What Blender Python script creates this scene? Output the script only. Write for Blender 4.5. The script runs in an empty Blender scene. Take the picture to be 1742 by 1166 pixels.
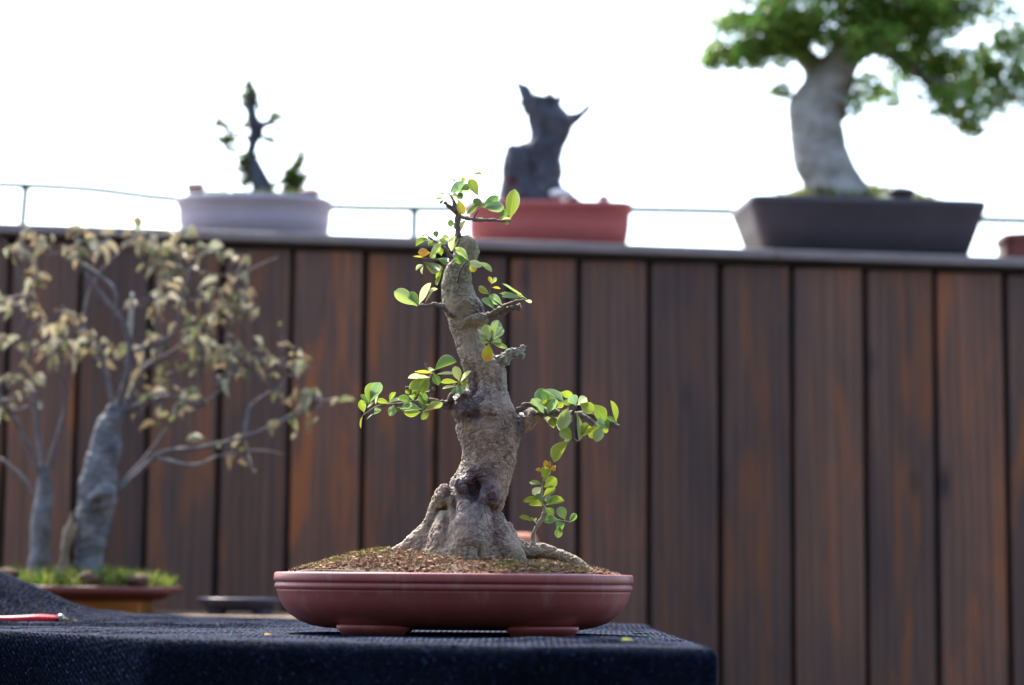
import bpy, bmesh, math, random
import numpy as np
from mathutils import Vector, Matrix, noise, Quaternion

rad = math.radians
scn = bpy.context.scene
COL = scn.collection
random.seed(7)

# ------------------------------------------------------------------ camera
CAM_H = 0.95
PITCH, ROLL = rad(6.29), rad(0.55)
FPX = 1742 * 50 / 23.6
cam_data = bpy.data.cameras.new('camera')
cam = bpy.data.objects.new('camera', cam_data)
COL.objects.link(cam)
cam_data.sensor_width = 23.6
cam_data.lens = 50
cam_data.clip_start = 0.05
cam_data.clip_end = 3000
CAM_R = Matrix.Rotation(math.pi / 2 + PITCH, 3, 'X') @ Matrix.Rotation(ROLL, 3, 'Z')
cam.matrix_world = Matrix.Translation((0, 0, CAM_H)) @ CAM_R.to_4x4()
cam_data.dof.use_dof = True
cam_data.dof.focus_distance = 3.03
cam_data.dof.aperture_fstop = 1.5
cam_data.dof.aperture_blades = 0
scn.camera = cam

# ------------------------------------------------------------------ world and sun
SUN_EL, SUN_LEFT = rad(54), rad(28)
world = bpy.data.worlds.new('World')
scn.world = world
world.use_nodes = True
wn = world.node_tree.nodes
sky = wn.new('ShaderNodeTexSky')
sky.sky_type = 'NISHITA'
sky.sun_disc = False
sky.sun_elevation = SUN_EL
sky.sun_rotation = -SUN_LEFT
sky.air_density = 1.0
sky.dust_density = 2.4
sky.ozone_density = 0.3
world.node_tree.links.new(sky.outputs[0], wn['Background'].inputs[0])
wn['Background'].inputs[1].default_value = 0.15
to_sun = Vector((-math.sin(SUN_LEFT) * math.cos(SUN_EL), math.cos(SUN_LEFT) * math.cos(SUN_EL), math.sin(SUN_EL)))
sl = bpy.data.lights.new('sun', 'SUN')
sl.energy = 2.4
sl.angle = rad(3.0)
sl.color = (1.0, 0.93, 0.82)
so = bpy.data.objects.new('sun', sl)
so.rotation_euler = to_sun.to_track_quat('Z', 'Y').to_euler()
so.location = (-2, 4, 6)
COL.objects.link(so)
scn.view_settings.view_transform = 'Standard'
scn.view_settings.look = 'None'
scn.view_settings.exposure = 2.3
scn.view_settings.gamma = 1
scn.view_settings.use_curve_mapping = False
scn.cycles.use_denoising = True
scn.cycles.max_bounces = 8
scn.cycles.transparent_max_bounces = 8


# ------------------------------------------------------------------ helpers
def at(px, py, Y):
    """world point at depth Y that the photograph shows at pixel (px, py)"""
    d = CAM_R @ Vector(((px - 871) / FPX, -(py - 583) / FPX, -1.0))
    return Vector((0, 0, CAM_H)) + d * (Y / d.y)


def mpp(Y):
    return Y / FPX


def tag(o, label, cat, group=None, kind=None):
    if label: o['label'] = label
    if cat: o['category'] = cat
    if group: o['group'] = group
    if kind: o['kind'] = kind
    return o


def empty(name, loc, label, cat, group=None):
    o = bpy.data.objects.new(name, None)
    o.empty_display_size = 0.05
    o.location = loc
    COL.objects.link(o)
    tag(o, label, cat, group)
    return o


def put(name, me, mat, parent=None, smooth=True):
    """link a mesh given in world coordinates, keeping it in place under its parent"""
    if mat is not None and not me.materials:
        me.materials.append(mat)
    if smooth:
        me.polygons.foreach_set('use_smooth', [True] * len(me.polygons))
    o = bpy.data.objects.new(name, me)
    COL.objects.link(o)
    if parent is not None:
        o.parent = parent
        w = Matrix.Identity(4)
        p = parent
        while p is not None:
            w = p.matrix_basis @ w if p.parent is None else w
            p = p.parent
        top = parent
        while top.parent is not None:
            top = top.parent
        o.matrix_parent_inverse = (Matrix.Translation(top.location) if parent is top else Matrix.Identity(4)).inverted()
        if parent is not top:
            o.matrix_parent_inverse = Matrix.Identity(4)
    return o


def mesh_of(bm, name='mesh'):
    me = bpy.data.meshes.new(name)
    bm.to_mesh(me)
    bm.free()
    return me


def pydata(verts, faces, name='mesh'):
    me = bpy.data.meshes.new(name)
    me.from_pydata([tuple(v) for v in verts], [], faces)
    me.update()
    return me


def add_box(bm, c, size, rot=None, bevel=0.0, seg=2):
    r = bmesh.ops.create_cube(bm, size=1.0)
    vs = r['verts']
    m = Matrix.Translation(c) @ (rot.to_4x4() if rot is not None else Matrix.Identity(4)) @ Matrix.Diagonal((*size, 1))
    bmesh.ops.transform(bm, matrix=m, verts=vs)
    if bevel > 0:
        es = {e for v in vs for e in v.link_edges}
        bmesh.ops.bevel(bm, geom=list(es), offset=bevel, segments=seg, affect='EDGES', profile=0.5)
    return bm


def box_mesh(c, size, rot=None, bevel=0.0, seg=2):
    bm = bmesh.new()
    add_box(bm, c, size, rot, bevel, seg)
    return mesh_of(bm)


def smooth_path(pts, rs, n=5):
    """Catmull-Rom through pts with radii rs"""
    out, ro = [], []
    P = [Vector(p) for p in pts]
    for i in range(len(P) - 1):
        p0, p1, p2, p3 = P[max(i - 1, 0)], P[i], P[i + 1], P[min(i + 2, len(P) - 1)]
        for k in range(n):
            t = k / n
            out.append(0.5 * ((2 * p1) + (p2 - p0) * t + (2 * p0 - 5 * p1 + 4 * p2 - p3) * t * t + (3 * p1 - p0 - 3 * p2 + p3) * t ** 3))
            ro.append(rs[i] * (1 - t) + rs[i + 1] * t)
    out.append(P[-1])
    ro.append(rs[-1])
    return out, ro


def tube(pts, rs, sides=8, n=4, rough=0.0, freq=60.0):
    """vertices and faces of a closed tapering limb"""
    pts, rs = smooth_path(pts, rs, n)
    verts, faces = [], []
    up = Vector((0, 1, 0.03)).normalized()
    for i, p in enumerate(pts):
        t = (pts[min(i + 1, len(pts) - 1)] - pts[max(i - 1, 0)])
        t = t.normalized() if t.length > 1e-9 else Vector((0, 0, 1))
        if abs(t.dot(up)) > 0.97:
            up = Vector((1, 0, 0.1)).normalized()
        a = t.cross(up).normalized()
        b = t.cross(a).normalized()
        for k in range(sides):
            an = 2 * math.pi * k / sides
            d = a * math.cos(an) + b * math.sin(an)
            q = p + d * rs[i]
            if rough:
                q = p + d * rs[i] * (1 + rough * noise.noise(q * freq))
            verts.append(q)
    for i in range(len(pts) - 1):
        for k in range(sides):
            k2 = (k + 1) % sides
            faces.append((i * sides + k, i * sides + k2, (i + 1) * sides + k2, (i + 1) * sides + k))
    faces.append(tuple(range(sides - 1, -1, -1)))
    L = len(pts) - 1
    faces.append(tuple(L * sides + k for k in range(sides)))
    return verts, faces


def merge(parts):
    V, F = [], []
    for v, f in parts:
        o = len(V)
        V += list(v)
        F += [tuple(i + o for i in q) for q in f]
    return V, F


def blob(c, r, seg=14):
    bm = bmesh.new()
    bmesh.ops.create_uvsphere(bm, u_segments=seg, v_segments=seg // 2 + 2, radius=1.0)
    V = [Vector((v.co.x * r[0], v.co.y * r[1], v.co.z * r[2])) + Vector(c) for v in bm.verts]
    F = [tuple(v.index for v in f.verts) for f in bm.faces]
    bm.free()
    return V, F


def loft_rows(rows, Y, ratio=0.85, sides=28):
    """elliptical sections from silhouette rows (y, x_left, x_right[, depth shift])"""
    V, F = [], []
    for r in rows:
        y, xl, xr = r[:3]
        dy = r[3] if len(r) > 3 else 0
        a, b = at(xl, y, Y), at(xr, y, Y)
        c = (a + b) / 2
        h = (b - a).length / 2
        for k in range(sides):
            an = 2 * math.pi * k / sides
            V.append(c + Vector((math.cos(an) * h, math.sin(an) * h * ratio + dy, 0)))
    n = len(rows)
    for i in range(n - 1):
        for k in range(sides):
            k2 = (k + 1) % sides
            F.append((i * sides + k, i * sides + k2, (i + 1) * sides + k2, (i + 1) * sides + k))
    F.append(tuple(range(sides - 1, -1, -1)))
    F.append(tuple((n - 1) * sides + k for k in range(sides)))
    return V, F


def union(parts, voxel, smooth_it=4):
    """voxel-remesh overlapping closed pieces into one continuous surface"""
    V, F = merge(parts)
    me = pydata(V, F, 'tmp')
    bm = bmesh.new()
    bm.from_mesh(me)
    bmesh.ops.recalc_face_normals(bm, faces=bm.faces)
    bm.to_mesh(me)
    bm.free()
    o = bpy.data.objects.new('tmp', me)
    COL.objects.link(o)
    m = o.modifiers.new('r', 'REMESH')
    m.mode = 'VOXEL'
    m.voxel_size = voxel
    s = o.modifiers.new('s', 'SMOOTH')
    s.factor = 0.5
    s.iterations = smooth_it
    dg = bpy.context.evaluated_depsgraph_get()
    out = bpy.data.meshes.new_from_object(o.evaluated_get(dg))
    bpy.data.objects.remove(o)
    return out


def displace(me, fn):
    """move every vertex along its normal by fn(co, normal)"""
    n = len(me.vertices)
    co = np.empty(n * 3); me.vertices.foreach_get('co', co)
    no = np.empty(n * 3); me.vertices.foreach_get('normal', no)
    co = co.reshape(-1, 3); no = no.reshape(-1, 3)
    d = np.array([fn(Vector(c), Vector(k)) for c, k in zip(co, no)])
    co = co + no * d[:, None]
    me.vertices.foreach_set('co', co.ravel())
    me.update()


def point_attr(me, name, values):
    a = me.attributes.new(name, 'FLOAT', 'POINT')
    a.data.foreach_set('value', np.asarray(values, dtype=np.float32))


def color_attr(me, name, cols):
    a = me.attributes.new(name, 'FLOAT_COLOR', 'POINT')
    c = np.ones((len(cols), 4), dtype=np.float32)
    c[:, :3] = cols
    a.data.foreach_set('color', c.ravel())


# ------------------------------------------------------------------ materials
class N:
    """tiny node-graph writer"""
    def __init__(self, name):
        self.m = bpy.data.materials.new(name)
        self.m.use_nodes = True
        self.t = self.m.node_tree
        self.b = self.t.nodes['Principled BSDF']
        self.out = self.t.nodes['Material Output']

    def new(self, typ, **kw):
        n = self.t.nodes.new(typ)
        for k, v in kw.items():
            if k.startswith('i_'):
                key = k[2:]
                n.inputs[int(key) if key.isdigit() else key.replace('_', ' ')].default_value = v
            else:
                setattr(n, k, v)
        return n

    def link(self, a, b):
        self.t.links.new(a, b)

    def coords(self, scale=(1, 1, 1), which='Object'):
        c = self.new('ShaderNodeTexCoord')
        mp = self.new('ShaderNodeMapping')
        mp.inputs['Scale'].default_value = scale
        self.link(c.outputs[which], mp.inputs[0])
        return mp.outputs[0]

    def noise(self, vec, scale, detail=5, rough=0.55, dist=0.0):
        n = self.new('ShaderNodeTexNoise')
        n.inputs['Scale'].default_value = scale
        n.inputs['Detail'].default_value = detail
        n.inputs['Roughness'].default_value = rough
        n.inputs['Distortion'].default_value = dist
        if vec is not None: self.link(vec, n.inputs['Vector'])
        return n.outputs[0]

    def ramp(self, fac, stops):
        r = self.new('ShaderNodeValToRGB')
        e = r.color_ramp.elements
        while len(e) < len(stops): e.new(0.5)
        for k, (p, c) in enumerate(stops):
            e[k].position = p
            e[k].color = (*c, 1) if len(c) == 3 else c
        self.link(fac, r.inputs[0])
        return r.outputs[0]

    def mix(self, fac, a, b, mode='MIX'):
        m = self.new('ShaderNodeMix', data_type='RGBA', blend_type=mode)
        for v, s in ((fac, m.inputs[0]), (a, m.inputs[6]), (b, m.inputs[7])):
            if isinstance(v, (int, float)): s.default_value = v
            elif isinstance(v, tuple): s.default_value = (*v, 1)
            else: self.link(v, s)
        return m.outputs[2]

    def math(self, op, a, b=0.0):
        m = self.new('ShaderNodeMath', operation=op)
        for v, s in ((a, m.inputs[0]), (b, m.inputs[1])):
            if isinstance(v, (int, float)): s.default_value = v
            else: self.link(v, s)
        return m.outputs[0]

    def attr(self, name, out='Fac'):
        a = self.new('ShaderNodeAttribute', attribute_name=name)
        return a.outputs[out]

    def bump(self, h, strength=0.5, dist=0.002, prev=None):
        b = self.new('ShaderNodeBump')
        b.inputs['Strength'].default_value = strength
        b.inputs['Distance'].default_value = dist
        self.link(h, b.inputs['Height'])
        if prev is not None: self.link(prev, b.inputs['Normal'])
        return b.outputs[0]

    def done(self, color=None, rough=None, normal=None, spec=None):
        if color is not None:
            if isinstance(color, tuple): self.b.inputs['Base Color'].default_value = (*color, 1)
            else: self.link(color, self.b.inputs['Base Color'])
        if rough is not None:
            if isinstance(rough, (int, float)): self.b.inputs['Roughness'].default_value = rough
            else: self.link(rough, self.b.inputs['Roughness'])
        if normal is not None: self.link(normal, self.b.inputs['Normal'])
        if spec is not None:
            if isinstance(spec, (int, float)): self.b.inputs['Specular IOR Level'].default_value = spec
            else: self.link(spec, self.b.inputs['Specular IOR Level'])
        return self.m


def mat_plain(name, c1, c2, scale=30, rough=0.7, bump=0.3, bdist=0.001, spec=0.4, stretch=(1, 1, 1)):
    g = N(name)
    v = g.coords(stretch)
    n1 = g.noise(v, scale, 6)
    n2 = g.noise(v, scale * 6, 4)
    f = g.math('ADD', g.math('MULTIPLY', n1, 0.7), g.math('MULTIPLY', n2, 0.3))
    col = g.ramp(f, [(0.32, c1), (0.68, c2)])
    return g.done(col, rough, g.bump(f, bump, bdist), spec)


def mat_bark(name, base_lo, base_hi, moss_col, scar_col):
    g = N(name)
    v = g.coords()
    big = g.noise(v, 22, 5, 0.6)
    mid = g.noise(v, 90, 6, 0.65, 0.4)
    fine = g.noise(g.coords((1, 1, 2.2)), 420, 4, 0.7)
    f = g.math('ADD', g.math('MULTIPLY', mid, 0.6), g.math('MULTIPLY', fine, 0.4))
    c = g.ramp(f, [(0.30, base_lo), (0.52, tuple((a + b) / 2 for a, b in zip(base_lo, base_hi))), (0.70, base_hi)])
    c = g.mix(g.ramp(big, [(0.45, (0, 0, 0)), (0.65, (0.55, 0.55, 0.55))]), c, (0.20, 0.135, 0.10))
    mossf = g.math('MULTIPLY', g.attr('moss'), g.ramp(g.noise(v, 140, 5, 0.7), [(0.38, (0, 0, 0)), (0.58, (1, 1, 1))]))
    c = g.mix(mossf, c, moss_col)
    scar = g.math('MULTIPLY', g.attr('scar'), g.ramp(g.noise(v, 75, 5, 0.7), [(0.28, (0.1, 0.1, 0.1)), (0.55, (1, 1, 1))]))
    c = g.mix(scar, c, scar_col)
    c = g.mix(g.ramp(g.noise(g.coords((1, 1, 0.5)), 34, 4, 0.6, 0.5), [(0.52, (0, 0, 0)), (0.68, (0.5, 0.5, 0.5))]), c, (0.16, 0.10, 0.095))
    c = g.mix(g.ramp(g.noise(v, 190, 5, 0.75), [(0.60, (0, 0, 0)), (0.70, (0.6, 0.6, 0.6))]), c, (0.46, 0.42, 0.36))
    c = g.mix(g.ramp(g.noise(v, 130, 4, 0.7, 0.6), [(0.30, (0.75, 0.75, 0.75)), (0.40, (0, 0, 0))]), c, (0.05, 0.038, 0.032))
    pits = g.new('ShaderNodeTexVoronoi')
    pits.inputs['Scale'].default_value = 260
    g.link(v, pits.inputs['Vector'])
    cr = g.new('ShaderNodeTexVoronoi', feature='DISTANCE_TO_EDGE')
    cr.inputs['Scale'].default_value = 1.0
    wob = g.new('ShaderNodeMapping')
    wob.inputs['Scale'].default_value = (95, 95, 150)
    wv_ = g.new('ShaderNodeVectorMath', operation='ADD')
    nz = g.new('ShaderNodeTexNoise')
    nz.inputs['Scale'].default_value = 60
    sc_v = g.new('ShaderNodeVectorMath', operation='SCALE')
    sc_v.inputs['Scale'].default_value = 0.016
    g.link(v, nz.inputs['Vector'])
    g.link(nz.outputs['Color'], sc_v.inputs[0])
    g.link(v, wv_.inputs[0])
    g.link(sc_v.outputs[0], wv_.inputs[1])
    g.link(wv_.outputs[0], wob.inputs[0])
    g.link(wob.outputs[0], cr.inputs['Vector'])
    crack = g.ramp(cr.outputs['Distance'], [(0.0, (0, 0, 0)), (0.12, (1, 1, 1))])
    where = g.ramp(g.noise(v, 30, 3), [(0.47, (0, 0, 0)), (0.58, (1, 1, 1))])
    cm = g.math('MULTIPLY', g.math('SUBTRACT', 1.0, crack), where)
    c = g.mix(g.math('MULTIPLY', cm, 0.45), c, (0.06, 0.043, 0.034))
    b0 = g.bump(g.math('SUBTRACT', 1.0, cm), 0.7, 0.002)
    b1 = g.bump(f, 0.75, 0.0032, b0)
    b2 = g.bump(pits.outputs['Distance'], 0.25, 0.0012, b1)
    rough = g.ramp(scar, [(0.2, (0.82, 0.82, 0.82)), (1.0, (0.38, 0.38, 0.38))])
    return g.done(c, rough, b2, 0.35)


def mat_leaf(name, trans=0.36, rough=0.34, sat=1.0, val=1.1, tint=(1.0, 1.0, 0.7), dry=0.0):
    g = N(name)
    oi = g.new('ShaderNodeObjectInfo')
    uv = g.new('ShaderNodeTexCoord').outputs['UV']
    sp = g.new('ShaderNodeSeparateXYZ')
    g.link(uv, sp.inputs[0])
    rib = g.math('ABSOLUTE', g.math('SUBTRACT', sp.outputs[0], 0.5))
    ribm = g.ramp(rib, [(0.0, (1, 1, 1)), (0.035, (0, 0, 0))])
    n = g.noise(g.coords((1, 1, 1)), 0.9, 4)
    base = g.mix(g.math('MULTIPLY', n, 0.5), oi.outputs['Color'], (0.34, 0.28, 0.17) if dry else (0.45, 0.5, 0.12), 'MIX')
    base = g.mix(0.55, oi.outputs['Color'], base)
    base = g.mix(g.math('MULTIPLY', ribm, 0.35), base, (0.5, 0.55, 0.25))
    brown = g.math('MULTIPLY', g.math('SUBTRACT', 1.0, oi.outputs['Alpha']),
                   g.ramp(g.math('ADD', sp.outputs[1], g.math('MULTIPLY', g.math('SUBTRACT', n, 0.5), 0.5)), [(0.45, (0, 0, 0)), (0.75, (1, 1, 1))]))
    base = g.mix(brown, base, (0.30, 0.17, 0.08) if dry else (0.50, 0.24, 0.02))
    spots = g.ramp(g.noise(g.coords((1, 1, 1)), 7.0, 3, 0.6), [(0.66, (0, 0, 0)), (0.72, (0.55, 0.55, 0.55))])
    base = g.mix(spots, base, (0.22, 0.15, 0.05))
    edge = g.ramp(rib, [(0.40, (0, 0, 0)), (0.5, (0.35, 0.35, 0.35))])
    base = g.mix(edge, base, (0.55, 0.58, 0.28))
    g.link(base, g.b.inputs['Base Color'])
    g.b.inputs['Roughness'].default_value = rough
    g.b.inputs['Specular IOR Level'].default_value = 0.45
    veins = g.new('ShaderNodeTexWave', wave_type='BANDS', bands_direction='DIAGONAL')
    veins.inputs['Scale'].default_value = 3.0
    veins.inputs['Distortion'].default_value = 1.0
    g.link(uv, veins.inputs['Vector'])
    nb = g.bump(g.math('ADD', ribm, g.math('MULTIPLY', veins.outputs[1], 0.15)), 0.25, 0.0006)
    g.link(nb, g.b.inputs['Normal'])
    tr = g.new('ShaderNodeBsdfTranslucent')
    tc = g.mix(1.0, base, tint, 'MULTIPLY')
    hs = g.new('ShaderNodeHueSaturation')
    hs.inputs['Saturation'].default_value = sat
    hs.inputs['Value'].default_value = val
    g.link(tc, hs.inputs['Color'])
    g.link(hs.outputs[0], tr.inputs[0])
    ms = g.new('ShaderNodeMixShader')
    ms.inputs[0].default_value = trans
    g.link(g.b.outputs[0], ms.inputs[1])
    g.link(tr.outputs[0], ms.inputs[2])
    g.link(ms.outputs[0], g.out.inputs[0])
    return g.m


def mat_vcol(name, rough=0.8, trans=0.0, spec=0.3):
    """colour carried by the pieces themselves"""
    g = N(name)
    c = g.attr('col', 'Color')
    g.done(c, rough, None, spec)
    if trans:
        tr = g.new('ShaderNodeBsdfTranslucent')
        g.link(c, tr.inputs[0])
        ms = g.new('ShaderNodeMixShader')
        ms.inputs[0].default_value = trans
        g.link(g.b.outputs[0], ms.inputs[1])
        g.link(tr.outputs[0], ms.inputs[2])
        g.link(ms.outputs[0], g.out.inputs[0])
    return g.m


def mat_plank():
    g = N('stained_plank')
    oi = g.new('ShaderNodeObjectInfo')
    tc = g.new('ShaderNodeTexCoord')
    off = g.new('ShaderNodeVectorMath', operation='ADD')
    cx = g.new('ShaderNodeCombineXYZ')
    g.link(g.math('MULTIPLY', oi.outputs['Random'], 37.0), cx.inputs[0])
    g.link(g.math('MULTIPLY', oi.outputs['Random'], 91.0), cx.inputs[2])
    g.link(tc.outputs['Object'], off.inputs[0])
    g.link(cx.outputs[0], off.inputs[1])

    def mp(s):
        m = g.new('ShaderNodeMapping')
        m.inputs['Scale'].default_value = s
        g.link(off.outputs[0], m.inputs[0])
        return m.outputs[0]
    grain = g.noise(mp((42, 42, 1.8)), 1.0, 5, 0.5, 0.8)
    blotch = g.noise(mp((9, 9, 2.2)), 1.0, 5, 0.6, 0.3)
    worn = g.noise(mp((20, 20, 2.8)), 1.0, 4, 0.55, 0.8)
    rings = g.new('ShaderNodeTexWave', wave_type='RINGS', rings_direction='Y')
    rings.inputs['Scale'].default_value = 5.0
    rings.inputs['Distortion'].default_value = 7.0
    rings.inputs['Detail'].default_value = 3.0
    rings.inputs['Detail Scale'].default_value = 1.2
    g.link(mp((3.2, 1, 0.22)), rings.inputs['Vector'])
    gr = g.math('ADD', g.math('MULTIPLY', grain, 0.6), g.math('MULTIPLY', rings.outputs[1], 0.4))
    c = g.ramp(gr, [(0.2, (0.092, 0.051, 0.037)), (0.5, (0.132, 0.075, 0.053)), (0.85, (0.19, 0.110, 0.076))])
    c = g.mix(g.ramp(blotch, [(0.42, (0, 0, 0)), (0.66, (0.7, 0.7, 0.7))]), c, (0.070, 0.052, 0.050))
    amt = g.math('MULTIPLY', g.ramp(worn, [(0.50, (0, 0, 0)), (0.66, (1, 1, 1))]), g.math('MULTIPLY', g.math('ADD', oi.outputs['Random'], 0.35), 1.0))
    c = g.mix(amt, c, (0.27, 0.098, 0.034))
    c = g.mix(0.8, c, g.mix(1.0, c, g.ramp(g.math('FRACT', g.math('MULTIPLY', oi.outputs['Random'], 7.3)), [(0, (0.58, 0.60, 0.66)), (0.5, (0.98, 0.95, 0.94)), (1, (1.5, 1.25, 1.08))]), 'MULTIPLY'))
    kn = g.new('ShaderNodeTexVoronoi')
    kn.inputs['Scale'].default_value = 1.0
    g.link(mp((7, 1, 2.6)), kn.inputs['Vector'])
    c = g.mix(g.ramp(kn.outputs['Distance'], [(0.03, (0.85, 0.85, 0.85)), (0.13, (0, 0, 0))]), c, (0.022, 0.018, 0.022))
    # fine reeded face
    w = g.new('ShaderNodeTexWave', wave_type='BANDS', bands_direction='X')
    w.inputs['Scale'].default_value = 32
    w.inputs['Distortion'].default_value = 0.15
    g.link(tc.outputs['Object'], w.inputs['Vector'])
    b = g.bump(w.outputs[1], 0.15, 0.001)
    b = g.bump(grain, 0.4, 0.0015, b)
    return g.done(c, 0.62, b, 0.35)


M = {}
M['plank'] = mat_plank()
M['cap'] = mat_plain('weathered_cap_board', (0.17, 0.145, 0.14), (0.29, 0.25, 0.24), 14, 0.6, 0.3, 0.001, 0.4, (1, 8, 8))
M['backing'] = mat_plain('dark_backing', (0.008, 0.008, 0.009), (0.014, 0.013, 0.014), 20, 0.9)
M['ground'] = mat_plain('concrete_ground', (0.035, 0.034, 0.034), (0.06, 0.058, 0.055), 3, 0.9, 0.4, 0.004)
M['rail'] = mat_plain('green_grey_paint', (0.03, 0.07, 0.055), (0.05, 0.10, 0.08), 40, 0.6)
M['wood'] = mat_plain('bench_wood', (0.09, 0.06, 0.04), (0.17, 0.115, 0.075), 12, 0.7, 0.4, 0.001, 0.3, (1.5, 12, 12))
M['orange_wood'] = mat_plain('orange_wood', (0.34, 0.13, 0.025), (0.5, 0.21, 0.045), 12, 0.6, 0.3, 0.001, 0.35, (1.5, 12, 12))
M['clay'] = mat_plain('purple_clay', (0.255, 0.085, 0.095), (0.31, 0.11, 0.118), 25, 0.42, 0.10, 0.0006, 0.45)


def mat_glaze():
    g = N('purple_clay_glaze')
    v = g.coords()
    big = g.noise(g.coords((1, 1, 3)), 7, 5, 0.6, 0.3)
    sm_ = g.noise(v, 60, 5, 0.6)
    f = g.math('ADD', g.math('MULTIPLY', big, 0.65), g.math('MULTIPLY', sm_, 0.35))
    c = g.ramp(f, [(0.30, (0.22, 0.060, 0.058)), (0.55, (0.285, 0.082, 0.078)), (0.75, (0.34, 0.11, 0.102))])
    film = g.ramp(g.noise(g.coords((1, 1, 0.35)), 28, 6, 0.7, 0.4), [(0.55, (0, 0, 0)), (0.72, (0.45, 0.45, 0.45))])
    c = g.mix(film, c, (0.40, 0.27, 0.25))
    speck = g.ramp(g.noise(v, 210, 3, 0.6), [(0.70, (0, 0, 0)), (0.76, (0.7, 0.7, 0.7))])
    c = g.mix(speck, c, (0.10, 0.035, 0.035))
    r = g.ramp(f, [(0.3, (0.34, 0.34, 0.34)), (0.7, (0.52, 0.52, 0.52))])
    return g.done(c, r, g.bump(f, 0.12, 0.0012), 0.45)


M['clay'] = mat_glaze()
M['red_clay'] = mat_plain('red_clay', (0.36, 0.085, 0.08), (0.44, 0.115, 0.105), 12, 0.55, 0.1)
M['brown_clay'] = mat_plain('brown_clay', (0.12, 0.035, 0.03), (0.17, 0.05, 0.04), 16, 0.5, 0.1)
M['grey_clay'] = mat_plain('grey_clay', (0.30, 0.28, 0.33), (0.36, 0.34, 0.39), 12, 0.6, 0.1)
M['black_clay'] = mat_plain('dark_clay', (0.045, 0.038, 0.05), (0.065, 0.055, 0.068), 14, 0.5, 0.1)
M['blue_glaze'] = mat_plain('dark_glaze', (0.03, 0.03, 0.05), (0.06, 0.06, 0.10), 14, 0.3, 0.1)
M['terracotta'] = mat_plain('terracotta', (0.36, 0.14, 0.08), (0.46, 0.2, 0.12), 20, 0.8, 0.2)
M['bark'] = mat_bark('bonsai_bark', (0.125, 0.092, 0.070), (0.52, 0.415, 0.315), (0.15, 0.185, 0.075), (0.060, 0.045, 0.062))
M['twig'] = mat_plain('twig_bark', (0.07, 0.055, 0.048), (0.19, 0.155, 0.135), 160, 0.8, 0.6, 0.001)
M['pale_twig'] = mat_plain('pale_twig_bark', (0.19, 0.16, 0.13), (0.33, 0.29, 0.24), 120, 0.8, 0.5, 0.001)
M['grey_bark'] = mat_plain('grey_bark', (0.03, 0.032, 0.036), (0.23, 0.24, 0.255), 26, 0.85, 0.6, 0.002)
M['branch_bark'] = mat_plain('grey_branch_bark', (0.08, 0.072, 0.08), (0.19, 0.175, 0.18), 60, 0.8, 0.5, 0.001)
M['dead_wood'] = mat_plain('dead_wood', (0.13, 0.10, 0.07), (0.30, 0.235, 0.16), 50, 0.85, 0.5, 0.001, 0.3, (4, 4, 1))
M['silver_wood'] = mat_plain('silver_dead_wood', (0.30, 0.31, 0.25), (0.48, 0.48, 0.40), 90, 0.8, 0.6, 0.001)
M['stub_wood'] = mat_plain('lichened_stub_wood', (0.10, 0.10, 0.075), (0.42, 0.42, 0.34), 170, 0.85, 0.9, 0.0015)
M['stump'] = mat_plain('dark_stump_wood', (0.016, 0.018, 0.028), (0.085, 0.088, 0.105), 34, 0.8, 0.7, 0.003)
M['pale_bark'] = mat_plain('pale_grey_bark', (0.15, 0.145, 0.125), (0.40, 0.39, 0.36), 24, 0.85, 0.5, 0.002)
M['dark_bark'] = mat_plain('dark_branch_bark', (0.06, 0.05, 0.045), (0.13, 0.11, 0.10), 30, 0.85, 0.5, 0.002)
M['leaf'] = mat_leaf('fresh_leaf')
M['dry_leaf'] = mat_leaf('dry_leaf', 0.35, 0.5, 0.85, 1.0, (1, 1, 1), 1.0)
M['soil'] = mat_plain('soil', (0.05, 0.03, 0.02), (0.14, 0.085, 0.05), 90, 0.95, 0.8, 0.003)
M['bits'] = mat_vcol('soil_bits', 0.9)
M['foliage'] = mat_vcol('foliage', 0.4, 0.55, 0.45)
M['white_stone'] = mat_plain('white_stone', (0.55, 0.55, 0.55), (0.75, 0.75, 0.75), 30, 0.7)
M['pink_stone'] = mat_plain('pink_stone', (0.38, 0.24, 0.22), (0.5, 0.34, 0.3), 30, 0.8)
M['steel'] = mat_plain('steel', (0.32, 0.32, 0.34), (0.45, 0.45, 0.47), 60, 0.3)
M['steel'].node_tree.nodes['Principled BSDF'].inputs['Metallic'].default_value = 0.9
M['red_grip'] = mat_plain('red_rubber_grip', (0.55, 0.02, 0.035), (0.65, 0.035, 0.05), 30, 0.35, 0.05)
M['blocker_board'] = mat_plain('dark_blocker_board', (0.04, 0.032, 0.026), (0.075, 0.058, 0.046), 12, 0.8, 0.3, 0.001, 0.2, (1.5, 12, 12))
M['table'] = mat_plain('table_wood', (0.10, 0.075, 0.05), (0.18, 0.13, 0.09), 12, 0.7, 0.3, 0.001, 0.3, (1.5, 12, 12))


def mat_cloth(name, c1, c2, rough):
    g = N(name)
    v = g.coords()
    n = g.noise(v, 9, 5, 0.6)
    f = g.noise(v, 500, 3, 0.6)
    c = g.ramp(g.math('ADD', g.math('MULTIPLY', n, 0.6), g.math('MULTIPLY', f, 0.4)), [(0.35, c1), (0.65, c2)])
    return g.done(c, rough, g.bump(f, 0.4, 0.001), 0.0)


M['cloth'] = mat_cloth('shade_cloth', (0.0022, 0.003, 0.006), (0.004, 0.0055, 0.011), 1.0)


# ------------------------------------------------------------------ ground
gm = pydata([(-600, -600, 0), (600, -600, 0), (600, 600, 0), (-600, 600, 0)], [(0, 1, 2, 3)])
tag(put('ground', gm, M['ground'], None, False), 'grey concrete ground under the benches', 'ground', None, 'structure')

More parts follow.
